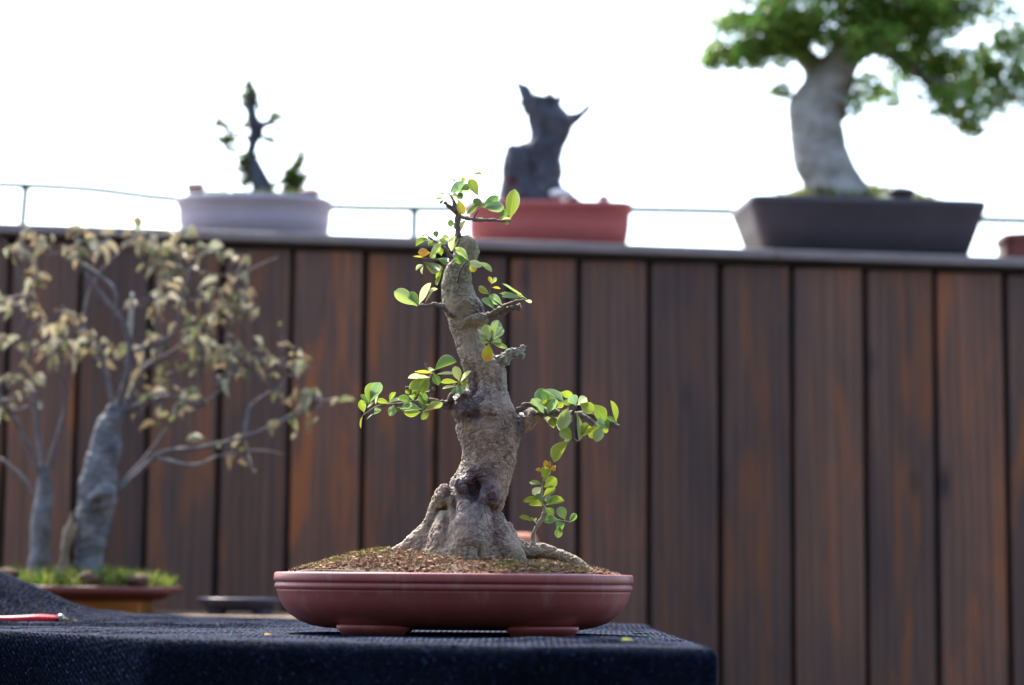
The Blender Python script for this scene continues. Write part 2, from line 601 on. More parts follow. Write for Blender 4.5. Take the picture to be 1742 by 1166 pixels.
wall = empty('sky_blocking_wall', (0, -1.2, 0), 'tall dark timber wall added unseen behind the camera to block low sky', 'wall')  # added unseen wall: blocks the low sky so pot and cloth darken
wall['kind'] = 'structure'
for k in range(20):
    put('board', box_mesh((0, -1.2 + 0.004 * (k % 2), 0.115 + 0.23 * k), (16, 0.03, 0.222), None, 0.004), M['blocker_board'], wall, False)
# ------------------------------------------------------------------ fence with its cap shelf
FY = 4.57
fl, fr = at(-260, 380 + 8.7 - 8.5, FY), at(2010, 437 + 8.6 + 9, FY)


def cap_z(x):
    """top of the sloping cap board at world x"""
    a, b = at(0, 379, 4.548), at(1742, 438, 4.548)
    return a.z + (b.z - a.z) * (x - a.x) / (b.x - a.x)


fence = empty('plank_fence', (0, FY, 0), 'dark brown vertical plank fence with a flat cap board behind the table', 'fence')
gaps = [18, 138, 259, 379, 498, 622, 745, 866, 986, 1105, 1225, 1347, 1471, 1590, 1709]
sp = 120.8
gaps = [gaps[0] - sp * k for k in (3, 2, 1)] + gaps + [gaps[-1] + sp * k for k in (1, 2, 3)]
for i in range(len(gaps) - 1):
    xa, xb = at(gaps[i], 440, FY).x + 0.006, at(gaps[i + 1], 440, FY).x - 0.006
    xc = (xa + xb) / 2
    zt = cap_z(xc) - 0.034
    w = xb - xa
    bm = bmesh.new()
    add_box(bm, (xc, FY + 0.011 + random.uniform(-.0015, .0015), zt / 2 + 0.02), (w, 0.022, zt - 0.04), Matrix.Rotation(random.uniform(-.0012, .0012), 3, 'Y'), 0.003, 2)
    me = mesh_of(bm)
    o = put('plank', me, M['plank'], fence, False)
x0, x1 = at(gaps[0], 440, FY).x, at(gaps[-1], 440, FY).x


def sheared(xa, xb, ya, yb, zo0, zo1, nseg=1):
    V, F = [], []
    for x in (xa, xb):
        z = cap_z(x)
        V += [(x, ya, z + zo0), (x, yb, z + zo0), (x, yb, z + zo1), (x, ya, z + zo1)]
    F = [(0, 1, 2, 3), (7, 6, 5, 4), (0, 4, 5, 1), (1, 5, 6, 2), (2, 6, 7, 3), (3, 7, 4, 0)]
    me = pydata(V, F)
    bm = bmesh.new()
    bm.from_mesh(me)
    bmesh.ops.recalc_face_normals(bm, faces=bm.faces)
    bmesh.ops.bevel(bm, geom=list(bm.edges), offset=0.003, segments=2, affect='EDGES', profile=0.5)
    bm.to_mesh(me)
    bm.free()
    return me


xs = [x0, at(322, 390, FY).x, at(1318, 390, FY).x, x1]
for i in range(3):
    put('cap_board', sheared(xs[i] + 0.0015, xs[i + 1] - 0.0015, 4.548, 5.02, -0.020, 0), M['cap'], fence, False)
put('top_rail', sheared(x0, x1, 4.597, 4.65, -0.11, -0.024), M['backing'], fence, False)
put('backing_board', sheared(x0, x1, 4.597, 4.611, -1.62, -0.112), M['backing'], fence, False)
for k in range(5):
    x = x0 + 0.1 + (x1 - x0 - 0.2) * k / 4
    z = cap_z(x) - 0.026
    put('post', box_mesh((x, 4.93, z / 2), (0.09, 0.09, z - 0.004), None, 0.004), M['table'], fence, False)

# ------------------------------------------------------------------ wire rail behind the pots
RY = 4.99
rail = empty('wire_rail', at(705, 395, RY), 'thin green-grey pipe rail running along the back of the fence top', 'railing')
rail_px = [(-260, 305), (0, 314), (150, 322), (300, 339), (570, 352), (705, 355), (1000, 356), (1240, 360), (1500, 369), (1742, 376), (2010, 385)]
v, f = tube([at(x, y, RY) for x, y in rail_px], [0.0092] * len(rail_px), 8, 4)
put('rail', pydata(v, f), M['rail'], rail)
for px, py in ((44, 317), (705, 355), (1366, 366)):
    p = at(px, py, RY)
    q = Vector((p.x - (0.008 if px < 100 else 0), RY, cap_z(p.x) + 0.0005))
    v, f = tube([q, (p + q) / 2, p], [0.011, 0.0095, 0.0095], 8, 2)
    put('post', pydata(v, f), M['rail'], rail)


# ------------------------------------------------------------------ leaf meshes
def leaf_mesh(name, curl, fold, wide=0.5, shape=0.62, nL=9, nW=4, twist=0.0):
    """unit-length leaf along +Y, upper side +Z, half-width 0.5 before scaling; shape = position of the widest point"""
    V, F, UV = [], [], []
    for i in range(nL + 1):
        t = i / nL
        y = t
        if t < 0.07:
            wv = 0.06
        else:
            s = (t - 0.07) / 0.93
            a = math.log(0.5) / math.log(shape)
            wv = max(0.035 * (1 - s), math.sin(math.pi * s ** a) ** 0.62) if 0 < s < 1 else (0.045 if s <= 0 else 0.0)
            wv = max(wv, 0.05 * (1 - s))
        z = curl * (t * t - 0.3 * t)
        for j in range(nW + 1):
            u = j / nW - 0.5
            x = u * wv
            zz = z + fold * abs(x) * 1.0 + twist * x * t
            V.append((x, y, zz))
            UV.append((j / nW, t))
    for i in range(nL):
        for j in range(nW):
            a = i * (nW + 1) + j
            F.append((a, a + 1, a + nW + 2, a + nW + 1))
    me = pydata(V, F, name)
    ul = me.uv_layers.new(name='UVMap')
    for lp in me.loops:
        ul.data[lp.index].uv = UV[lp.vertex_index]
    me.polygons.foreach_set('use_smooth', [True] * len(me.polygons))
    return me


LEAVES = [leaf_mesh('obovate_leaf', c, fo, 0.5, sh, 9, 4, tw) for c, fo, sh, tw in
          ((-0.22, 0.30, 0.60, 0.15), (-0.05, 0.22, 0.56, -0.2), (-0.35, 0.4, 0.60, 0.1), (0.16, 0.28, 0.57, 0.0), (-0.14, 0.45, 0.54, -0.3), (0.05, 0.15, 0.60, 0.25), (-0.5, 0.55, 0.58, 0.35), (0.25, 0.5, 0.55, -0.35), (-0.3, 0.15, 0.62, -0.5), (-0.1, 0.7, 0.57, 0.2))]
DRY = [leaf_mesh('dry_leaf_blade', c, fo, 0.5, sh, 9, 4, tw) for c, fo, sh, tw in
       ((-0.5, 0.6, 0.45, 0.3), (-0.3, 0.8, 0.5, -0.4), (-0.7, 0.5, 0.45, 0.2), (-0.15, 0.7, 0.42, 0.5))]
for m_ in LEAVES: m_.materials.append(M['leaf'])
for m_ in DRY: m_.materials.append(M['dry_leaf'])


def place_leaf(parent, top, base, tip, width, color, meshes, rnd, true_ratio=0.46, name='leaf', brown=0.0):
    d = tip - base
    L = d.length
    y = d.normalized()
    view = (Vector((0, 0, CAM_H)) - (base + tip) / 2).normalized()
    n0 = view - y * view.dot(y)
    n0.normalize()
    W = max((true_ratio if width > 0.22 * L else 0.3) * L, width)
    ph = math.acos(max(0.06, min(1.0, width / W)))
    x0_ = y.cross(n0)
    cand = []
    for s in (1, -1):
        for flip in (1, -1):
            n = (n0 * math.cos(ph) + x0_ * math.sin(ph) * s) * flip
            cand.append((n.z + rnd.uniform(-0.15, 0.15), n))
    n = max(cand, key=lambda c: c[0])[1]
    x = y.cross(n).normalized()
    n = x.cross(y).normalized()
    m = Matrix(((x.x * W, y.x * L, n.x * L, base.x), (x.y * W, y.y * L, n.y * L, base.y), (x.z * W, y.z * L, n.z * L, base.z), (0, 0, 0, 1)))
    pool = meshes if width > 0.3 * L or len(meshes) < 8 else [meshes[1], meshes[3], meshes[5]]
    o = bpy.data.objects.new(name, rnd.choice(pool))
    COL.objects.link(o)
    o.parent = parent
    o.matrix_basis = Matrix.Translation(-top.location) @ m if parent is top else m
    o.color = (*color, 1.0 - brown)
    return o


# ------------------------------------------------------------------ main table
TZ = CAM_H - 0.0738
TBACK = 3.72


def on_table(px, py, z=TZ):
    d = CAM_R @ Vector(((px - 871) / FPX, -(py - 583) / FPX, -1.0))
    return Vector((0, 0, CAM_H)) + d * ((z - CAM_H) / d.z)


fe = [on_table(x, y) for x, y in ((0, 1073), (130, 1079), (250, 1086), (480, 1091), (700, 1095), (900, 1099), (1000, 1099), (1100, 1100), (1199, 1102))]
fe_x = [p.x for p in fe]
fe_y = [p.y for p in fe]
XR = fe_x[-1]
table = empty('display_table', (XR - 0.9, 3.1, 0), 'long wooden table standing under the black shade cloth', 'table')
tt = [(x, y + 0.022) for x, y in zip(fe_x, fe_y)]
tt = [(XR - 1.9, tt[0][1])] + tt[:-1] + [(XR - 0.012, tt[-1][1]), (XR - 0.012, TBACK - 0.02), (XR - 1.9, TBACK - 0.02)]
nt = len(tt)
put('tabletop', pydata([(x, y, TZ - 0.037) for x, y in tt] + [(x, y, TZ - 0.008) for x, y in tt], [tuple(range(nt - 1, -1, -1)), tuple(range(nt, 2 * nt))] + [(k, (k + 1) % nt, nt + (k + 1) % nt, nt + k) for k in range(nt)]), M['table'], table, False)
for lx in (XR - 1.82, XR - 0.09):
    for ly in ((2.80 if lx > 0 else 3.22), TBACK - 0.09):
        put('leg', box_mesh((lx, ly, (TZ - 0.038) / 2), (0.06, 0.06, TZ - 0.038), None, 0.004), M['table'], table, False)


# ------------------------------------------------------------------ cloth
ridge_px = [(-500, 930), (-150, 945), (0, 972), (40, 988), (80, 1007), (120, 1025), (160, 1037), (220, 1043), (300, 1046), (400, 1050), (520, 1055), (700, 1059), (1000, 1062), (1300, 1066)]
ridge = [at(x, y, 3.62) for x, y in ridge_px]
rg_x = [p.x for p in ridge]
rg_z = [max(0, p.z - TZ) for p in ridge]


def cloth_point(x, y):
    """surface of the draped cloth for flat coordinates (x, y): beyond the table edges it hangs down"""
    yf = float(np.interp(x, fe_x, fe_y))
    dx, dy = max(0, x - XR), max(0, yf - y)
    R = 0.016

    def bend(d):  # horizontal run and drop after d metres past the edge
        q = R * math.pi / 2
        if d <= 0: return 0, 0
        if d < q:
            a = d / R
            return R * math.sin(a), R * (1 - math.cos(a))
        return R, R + d - q
    hx, vx = bend(dx)
    hy, vy = bend(dy)
    if dx > 0 and dy > 0:
        dd = math.hypot(dx, dy)
        h_, v_ = bend(dd)
        c, s = dx / dd, dy / dd
        k = 1 + 0.55 * min(1, dd / 0.2) * (2 * c * s)
        px, py, z = XR - R + (R + h_ * k) * c + (1 - c) * 0.006, yf + R - (R + h_ * k) * s - (1 - s) * 0.006, -v_ * (0.72 + 0.28 * abs(c * c - s * s))
    else:
        px, py, z = (XR if dx > 0 else x) + hx, (yf if dy > 0 else y) - hy, -(vx + vy)
    # folds
    hang = max(0, -z - R)
    if dy > 0: py += min(1, hang * 12) * (0.012 * math.sin(x * 19 + 1.3) + 0.008 * noise.noise(Vector((x * 13, hang * 6, 4))) + 0.005 * math.sin(x * 47 + 9 * hang)) - 0.008 * min(1, hang * 8) - 0.014 * min(1, hang * 14) * math.exp(-((x - (XR - 0.10 + 1.1 * hang)) / 0.022) ** 2)
    if dx > 0: px += min(1, hang * 12) * 0.008 * math.sin(y * 27)
    if dx == 0 and dy == 0:
        edge = min(1, max(0, (y - yf) / 0.06))
        lift = float(np.interp(x, rg_x, rg_z))
        b = max(0, 1 - abs(y - 3.62) / (0.20 + 0.5 * lift))
        z += lift * b * b * (3 - 2 * b)
        wr = 0.0055 * noise.noise(Vector((x * 5, y * 9, 0))) + 0.0028 * noise.noise(Vector((x * 16, y * 22, 3)))
        pot = max(0, 1 - math.hypot((x + 0.08) / 0.30, (y - 3.05) / 0.22))
        z += wr * edge * (1 if pot <= 0 else 0.15)
        # long crease at the left
        cr = max(0, 1 - abs(y - (3.36 + 0.10 * (x + 0.5))) / 0.03)
        z += 0.007 * cr * cr * min(1, max(0, (-0.30 - x) / 0.12)) * edge
    return Vector((px, py, TZ + z))


def cloth_grid(step):
    xs_ = np.arange(XR - 1.72, XR + 0.34, step)
    ys_ = np.arange(2.30, TBACK + 0.0, step)
    return xs_, ys_


xs_, ys_ = cloth_grid(0.012)
V = [cloth_point(x, y) for y in ys_ for x in xs_]
nx = len(xs_)
F = [(j * nx + i, j * nx + i + 1, (j + 1) * nx + i + 1, (j + 1) * nx + i) for j in range(len(ys_) - 1) for i in range(nx - 1)]
cloth = put('shade_cloth', pydata(V, F), M['cloth'])
tag(cloth, 'black-blue knitted shade cloth draped over the table, bunched up at its left', 'cloth')
# raised knitted stitches, too many to count
px_, py_ = 0.0040, 0.0046
sx = np.arange(XR - 1.70, XR + 0.20, px_)
sy = np.arange(2.40, TBACK - 0.01, py_)
sv, sf = [], []
gx = np.arange(XR - 1.72, XR + 0.30, 0.006)
gy = np.arange(2.30, TBACK + 0.01, 0.006)
G = np.array([[cloth_point(x, y) for x in gx] for y in gy])


def gsample(x, y):
    u, v = (x - gx[0]) / 0.006, (y - gy[0]) / 0.006
    i, j = np.clip(u.astype(int), 0, len(gx) - 2), np.clip(v.astype(int), 0, len(gy) - 2)
    a, b = (u - i)[:, None], (v - j)[:, None]
    return (G[j, i] * (1 - a) + G[j, i + 1] * a) * (1 - b) + (G[j + 1, i] * (1 - a) + G[j + 1, i + 1] * a) * b


rs = np.random.RandomState(3)
XX, YY = np.meshgrid(sx, sy)
row = np.repeat(np.arange(len(sy)), len(sx))
coln = np.tile(np.arange(len(sx)), len(sy))
X = XX.ravel() + (row % 2) * px_ * 0.5 + rs.normal(0, 0.0004, XX.size)
Yv = YY.ravel() + rs.normal(0, 0.0005, XX.size)
keep = rs.rand(X.size) > 0.10
X, Yv, coln, row = X[keep], Yv[keep], coln[keep], row[keep]
lean = np.where(coln % 2 == 0, 1.0, -1.0) * 0.0014
hl, hw = 0.0027 * rs.uniform(0.6, 1.2, X.size), 0.00105 * rs.uniform(0.6, 1.2, X.size)
a = gsample(X + lean, Yv - hl); b = gsample(X - lean, Yv + hl)
l = gsample(X - hw, Yv); r = gsample(X + hw, Yv); c = gsample(X, Yv)
nrm = np.cross(r - l, b - a)
nrm /= np.maximum(np.linalg.norm(nrm, axis=1), 1e-9)[:, None]
top = c + nrm * (0.0008 * rs.uniform(0.4, 1.5, X.size))[:, None]
n = len(X)
VV = np.stack([a - nrm * 0.0003, r, b - nrm * 0.0003, l, top], axis=1).reshape(-1, 3)
base_i = np.arange(n) * 5
FF = np.stack([np.stack([base_i + i0, base_i + i1, base_i + 4], axis=1) for i0, i1 in ((0, 1), (1, 2), (2, 3), (3, 0))], axis=1).reshape(-1, 3)
me = bpy.data.meshes.new('stitches')
me.vertices.add(len(VV)); me.vertices.foreach_set('co', VV.ravel())
me.loops.add(FF.size); me.loops.foreach_set('vertex_index', FF.ravel().astype(np.int32))
me.polygons.add(len(FF)); me.polygons.foreach_set('loop_start', np.arange(len(FF), dtype=np.int32) * 3)
me.update(calc_edges=True)
tone = np.where(rs.rand(n) < 0.07, rs.uniform(1.8, 4.5, n), rs.uniform(0.4, 1.5, n))
color_attr(me, 'col', np.repeat(np.array([[0.0075, 0.0145, 0.036]]) * tone[:, None], 5, axis=0))  # blue skylight reflected by the black threads is put into their colour
st = put('knitted_stitches', me, mat_vcol('shade_cloth_thread', 0.6, 0.0, 0.04), cloth, True)
st['kind'] = 'stuff'

# ------------------------------------------------------------------ main pot
PY = 3.05
pc = at(772.5, 976, PY)
PX, RIMZ = pc.x, pc.z
HALF = 302.5 * mpp(PY)
DEPTH = 0.175
PH = RIMZ - TZ


def oval(an, p=2.5):
    c, s = math.cos(an), math.sin(an)
    return math.copysign(abs(c) ** (2 / p), c), math.copysign(abs(s) ** (2 / p), s)


def oval_pot(cx, cy, z0, hx, hy, prof, p=2.4, sides=96, yaw=0.0):
    """rings of (inset, height): outline inset inwards by inset metres, at height z"""
    V, F = [], []
    R_ = Matrix.Rotation(yaw, 3, 'Z')
    for ins, z in prof:
        for k in range(sides):
            x, y = oval(2 * math.pi * k / sides, p)
            q = R_ @ Vector((x * (hx - ins), y * (hy - ins), 0))
            V.append(Vector((cx, cy, z0 + z)) + q)
    n_ = len(prof)
    for i in range(n_ - 1):
        for k in range(sides):
            k2 = (k + 1) % sides
            F.append((i * sides + k, i * sides + k2, (i + 1) * sides + k2, (i + 1) * sides + k))
    F.append(tuple(range(sides - 1, -1, -1)))
    F.append(tuple((n_ - 1) * sides + k for k in range(sides)))
    return pydata(V, F)


def arc(c, r, a0, a1, n_):
    return [(c[0] + r * math.cos(rad(a0 + (a1 - a0) * i / n_)), c[1] + r * math.sin(rad(a0 + (a1 - a0) * i / n_))) for i in range(n_ + 1)]


pot = empty('bonsai_pot', (PX, PY, TZ), 'long oval purple-brown clay pot with a double banded rim holding the main bonsai', 'pot')
FT = 0.0075                                # foot height
H = PH - FT
body = [(0.088, 0), (0.070, 0.0008), (0.052, 0.0040), (0.036, 0.0100), (0.0225, 0.019), (0.0135, 0.029), (0.0075, 0.040), (0.0045, 0.050), (0.0035, H - 0.0245), (0.0042, H - 0.0232)]
band2 = [(0.0012 + 0.0 + a_, b_) for a_, b_ in [(0.002, H - 0.0228), (0.0002, H - 0.0215), (-0.0004, H - 0.0185), (0.0002, H - 0.0155), (0.002, H - 0.0142)]]
band1 = [(0.0030, H - 0.0136), (0.0004, H - 0.0125), (-0.0006, H - 0.0100), (0.0, H - 0.0030), (0.0012, H - 0.0006), (0.0035, H), (0.0105, H), (0.0125, H - 0.002), (0.014, H - 0.012), (0.02, H - 0.03), (0.05, 0.014)]
pm = oval_pot(PX, PY, TZ + FT, HALF, DEPTH, body + band2 + band1)
put('body', pm, M['clay'], pot)
for fx in (635, 922):
    for sy_ in (-1, 1):
        c = at(fx, 1076, PY - DEPTH * 0.62)
        cx = c.x if sy_ < 0 else PX + (c.x - PX) * 1.0
        me = oval_pot(cx, PY + sy_ * DEPTH * 0.62, TZ, 62 * mpp(2.95), 0.020, [(0.010, 0.0), (0.0075, 0.001), (0.004, 0.005), (0.0, 0.0092), (0.0, 0.014)], 2.6, 40)
        put('foot', me, M['clay'], pot)

# ------------------------------------------------------------------ soil
SOILZ = RIMZ - 0.004
TX = at(800, 940, PY).x


def soil_h(x, y):
    """height of the soil above the rim level"""
    u, v = (x - PX) / (HALF - 0.012), (y - PY) / (DEPTH - 0.012)
    e = max(0.0, 1 - (abs(u) ** 2.4 + abs(v) ** 2.4))
    px = 871 + (x / PY) * FPX
    prof = float(np.interp(px, [470, 505, 560, 600, 640, 690, 760, 850, 900, 950, 1000, 1040, 1075], [0, 0.002, 0.013, 0.021, 0.030, 0.030, 0.024, 0.022, 0.018, 0.013, 0.007, 0.002, 0]))
    w = 1 - min(1, abs(v)) ** 2.2
    return (prof * w + 0.004 * min(1, e * 4)) + 0.0045 * noise.noise(Vector((x * 30, y * 30, 1))) * min(1, e * 4) + 0.0040 * noise.noise(Vector((x * 80, y * 80, 5))) * min(1, e * 4)


sides, rings = 140, 46
V, F = [], []
for i in range(rings + 1):
    t = i / rings
    for k in range(sides):
        ox, oy = oval(2 * math.pi * k / sides, 2.4)
        x, y = PX + ox * (HALF - 0.0118) * t, PY + oy * (DEPTH - 0.0118) * t
        V.append((x, y, SOILZ + soil_h(x, y)))
for i in range(rings):
    for k in range(sides):
        k2 = (k + 1) % sides
        F.append((i * sides + k, (i + 1) * sides + k, (i + 1) * sides + k2, i * sides + k2))
soil = put('potting_soil', pydata(V, F), M['soil'])
tag(soil, 'mound of crumbly brown soil and dry moss in the oval purple-brown pot', 'soil', None, 'stuff')
rnd = random.Random(11)
ico = bmesh.new()
bmesh.ops.create_icosphere(ico, subdivisions=1, radius=1)
IV = np.array([v.co[:] for v in ico.verts]); IF = [tuple(v.index for v in f.verts) for f in ico.faces]
ico.free()
cv, cf, cc = [], [], []
soil_cols = [(0.17, 0.085, 0.05), (0.22, 0.13, 0.08), (0.09, 0.045, 0.03), (0.26, 0.18, 0.12), (0.06, 0.032, 0.024), (0.19, 0.10, 0.06), (0.24, 0.12, 0.075)]
for k in range(5200):
    a_ = rnd.uniform(0, 2 * math.pi)
    t = math.sqrt(rnd.random()) * 0.985
    ox, oy = oval(a_, 2.4)
    x, y = PX + ox * (HALF - 0.014) * t, PY + oy * (DEPTH - 0.014) * t
    if rnd.random() < 0.35 and y > PY: y = 2 * PY - y
    z = SOILZ + soil_h(x, y)
    r_ = rnd.choice((0.0007, 0.0009, 0.0011, 0.0014, 0.0018, 0.0024, 0.0034)) * rnd.uniform(0.7, 1.2)
    c = np.array(rnd.choice(soil_cols)) * rnd.uniform(0.75, 1.25) * 1.3 * (1 + 0.6 * noise.noise(Vector((x * 22, y * 22, 7))))
    pts = IV * r_ * np.array([rnd.uniform(0.7, 1.4), rnd.uniform(0.7, 1.4), rnd.uniform(0.5, 1.0)])
    pts = pts * np.array([rnd.uniform(0.7, 1.25) for _ in range(len(IV))])[:, None] + np.array((x, y, z + r_ * 0.3))
    o = len(cv)
    cv += [tuple(q) for q in pts]; cf += [tuple(i + o for i in q) for q in IF]; cc += [c] * len(IV)
# moss tufts and root fibres
patches = [(640, -0.02, 26, 1), (618, -0.04, 22, 1), (582, -0.07, 16, 1), (545, -0.06, 16, .8), (870, -0.11, 20, 0.6), (920, -0.10, 26, 0.5), (1000, -0.05, 30, 0.7), (660, -0.03, 16, 1), (980, -0.08, 22, .6)]
for k in range(42000):
    green = 0
    if rnd.random() < 0.40:
        p_ = rnd.choice(patches)
        cx = (p_[0] - 871) / FPX * PY
        x, y = cx + rnd.gauss(0, p_[2] * mpp(PY) * 0.5), PY + p_[1] + rnd.gauss(0, 0.022)
        green = p_[3]
    else:
        a_ = rnd.uniform(0, 2 * math.pi); t = math.sqrt(rnd.random()) * 0.97
        ox, oy = oval(a_, 2.4)
        x, y = PX + ox * (HALF - 0.016) * t, PY + oy * (DEPTH - 0.016) * t
    if (abs((x - PX) / (HALF - 0.014)) ** 2.4 + abs((y - PY) / (DEPTH - 0.014)) ** 2.4) > 0.96: continue
    z = SOILZ + soil_h(x, y)
    c = np.array((0.25, 0.30, 0.04) if rnd.random() < green * 0.9 else rnd.choice(((0.33, 0.21, 0.12), (0.26, 0.15, 0.085), (0.36, 0.27, 0.15), (0.22, 0.17, 0.07), (0.17, 0.09, 0.05)))) * rnd.uniform(0.7, 1.25) * (1 + 0.5 * noise.noise(Vector((x * 40, y * 40, 17))))
    L = rnd.uniform(0.003, 0.010) * (0.6 if green else 1)
    d = Vector((rnd.gauss(0, 1), rnd.gauss(0, 1), abs(rnd.gauss(0.5, 0.7)))).normalized()
    s = d.cross(Vector((rnd.gauss(0, 1), rnd.gauss(0, 1), rnd.gauss(0, 1)))).normalized() * rnd.uniform(0.0003, 0.0006)
    b0 = Vector((x, y, z)); b1 = b0 + d * L * 0.55; b2 = b1 + (d + Vector((rnd.gauss(0, .8), rnd.gauss(0, .8), rnd.gauss(-.1, .6)))).normalized() * L * 0.5
    o = len(cv)
    cv += [tuple(b0 - s), tuple(b0 + s), tuple(b1 + s), tuple(b1 - s), tuple(b2)]
    cf += [(o, o + 1, o + 2, o + 3), (o + 3, o + 2, o + 4)]
    cc += [c] * 5
me = pydata(cv, cf)
color_attr(me, 'col', np.array(cc))
o = put('crumbs_and_moss', me, M['bits'], soil, False)
o['kind'] = 'stuff'

# ------------------------------------------------------------------ main bonsai trunk
TY = PY
tree = empty('bonsai_tree', at(800, 945, TY), 'stout bare-trunked bonsai with knotty tapering bark and small fresh leaves in the oval pot', 'bonsai')
rows = [(398, 788, 801), (405, 779, 809), (418, 773, 816), (432, 769, 817), (442, 764, 813), (452, 756, 806), (468, 750, 803), (485, 748, 804), (500, 749, 812), (515, 750, 821), (530, 755, 824),
        (545, 760, 822), (562, 765, 820), (580, 771, 823), (600, 777, 838), (615, 782, 854), (630, 787, 862), (656, 790, 862), (676, 782, 868), (698, 772, 879), (714, 771, 884), (736, 776, 889), (753, 782, 887), (769, 784, 882),
        (786, 782, 880), (802, 775, 876), (815, 768, 873), (830, 762, 867), (847, 757, 863), (863, 752, 856), (880, 746, 850), (895, 738, 850), (908, 728, 858), (922, 715, 872), (935, 700, 884), (950, 690, 890), (965, 690, 890)]
parts = [loft_rows(rows, TY, 0.86, 40)]


def A(px, py, dy=0.0):
    return at(px, py, TY + dy)


u = mpp(TY)
parts += [
    blob(A(797, 696, -0.022), (32 * u, 0.020, 31 * u)), blob(A(782, 690, -0.012), (18 * u, 0.020, 24 * u)), blob(A(829, 699, -0.034), (17 * u, 0.012, 20 * u)),
    blob(A(838, 706, -0.034), (13 * u, 0.010, 15 * u)), blob(A(789, 826, -0.033), (20 * u, 0.014, 17 * u)), blob(A(818, 848, -0.034), (13 * u, 0.013, 27 * u)), blob(A(836, 838, -0.028), (17 * u, 0.014, 26 * u)), blob(A(792, 862, -0.026), (34 * u, 0.016, 40 * u)),
    blob(A(750, 848, -0.018), (14 * u, 0.015, 18 * u)), blob(A(757, 836, -0.017), (12 * u, 0.014, 13 * u)),
    blob(A(798, 418, -0.004), (14 * u, 0.014, 18 * u)),
    
    blob(A(803, 812, -0.022), (32 * u, 0.013, 10 * u)), blob(A(772, 937, -0.052), (16 * u, 0.014, 13 * u)),
    blob(A(815, 545, -0.016), (18 * u, 0.018, 12 * u)),
]
limb = [
    ([A(744, 846, -.012), A(738, 868, -.014), A(730, 890, -.016), A(717, 910, -.018), A(700, 928, -.02), A(676, 942, -.02), A(655, 956, -.02)], [10, 9.5, 11, 14, 16, 12, 9]),
    ([A(752, 870, -.004), A(742, 900, -.008), A(722, 930, -.01), A(700, 960, -.014)], [16, 20, 24, 20]),
    ([A(868, 722, .004), A(888, 720, .008), A(906, 712, .006), A(922, 704, .0)], [28, 21, 14, 7]),
    ([A(850, 905, -.01), A(872, 928, -.02), A(898, 938, -.026), A(925, 938, -.03), A(950, 944, -.036), A(980, 957, -.05), A(1008, 974, -.06)], [26, 20, 15, 12, 11, 10, 8]),
    ([A(834, 885, -.014), A(850, 915, -.028), A(872, 945, -.045), A(895, 968, -.06)], [24, 24, 20, 9]),
    ([A(800, 860, -.018), A(798, 905, -.030), A(800, 940, -.042), A(804, 968, -.055)], [36, 44, 44, 30]),
    ([A(768, 880, -.016), A(752, 922, -.032), A(738, 962, -.048)], [24, 28, 18]),
    ([A(738, 905, -.01), A(715, 935, -.02), A(690, 962, -.03)], [22, 22, 12]),
    ([A(800, 880, .03), A(830, 925, .07), A(850, 965, .10)], [24, 20, 12]),
    ([A(760, 880, .03), A(730, 925, .06), A(705, 965, .09)], [22, 18, 12]),
    ([A(776, 412, 0), A(777, 402, 0), A(779, 385, 0), A(779, 372, 0), A(776, 355, 0), A(772, 342, 0)], [7, 6.5, 6, 6, 5, 4]),
    ([A(790, 690, 0), A(775, 682, -.004), A(763, 683, -.006)], [24, 15, 9]),
    ([A(778, 553, -.026), A(788, 547, -.028), A(800, 540, -.028), A(818, 535, -.02)], [2, 3, 3, 3]),
    ([A(770, 655, -.03), A(790, 668, -.036), A(806, 675, -.034)], [6, 7, 6]),
]
for p_, r_ in limb:
    parts.append(tube(p_, [k * u for k in r_], 12, 4))
tm = union(parts, 0.0013, 3)
hollows = [(803, 652, 13, 30, 0.012), (797, 832, 9, 14, -0.002), (806, 833, 8, 20, 0.013), (812, 826, 12, 7, 0.010), (762, 541, 3.2, 3.2, 0.005), (778, 592, 3, 3, 0.005), (792, 793, 3, 2.4, 0.003), (860, 781, 3, 3, 0.003), (861, 778, 5, 5, 0.002),
           (819, 943, 4, 12, 0.014), (770, 862, 5, 26, 0.008), (760, 890, 4, 24, 0.007), (843, 868, 10, 5, 0.004), (880, 735, 4, 30, 0.005), (811, 706, 4, 14, 0.006), (800, 714, 18, 3.5, 0.006), (782, 722, 16, 3, 0.004), (838, 712, 14, 3, 0.004)]
holes = [(A(a_, b_, 0), rx * u, ry * u, d_) for a_, b_, rx, ry, d_ in hollows]


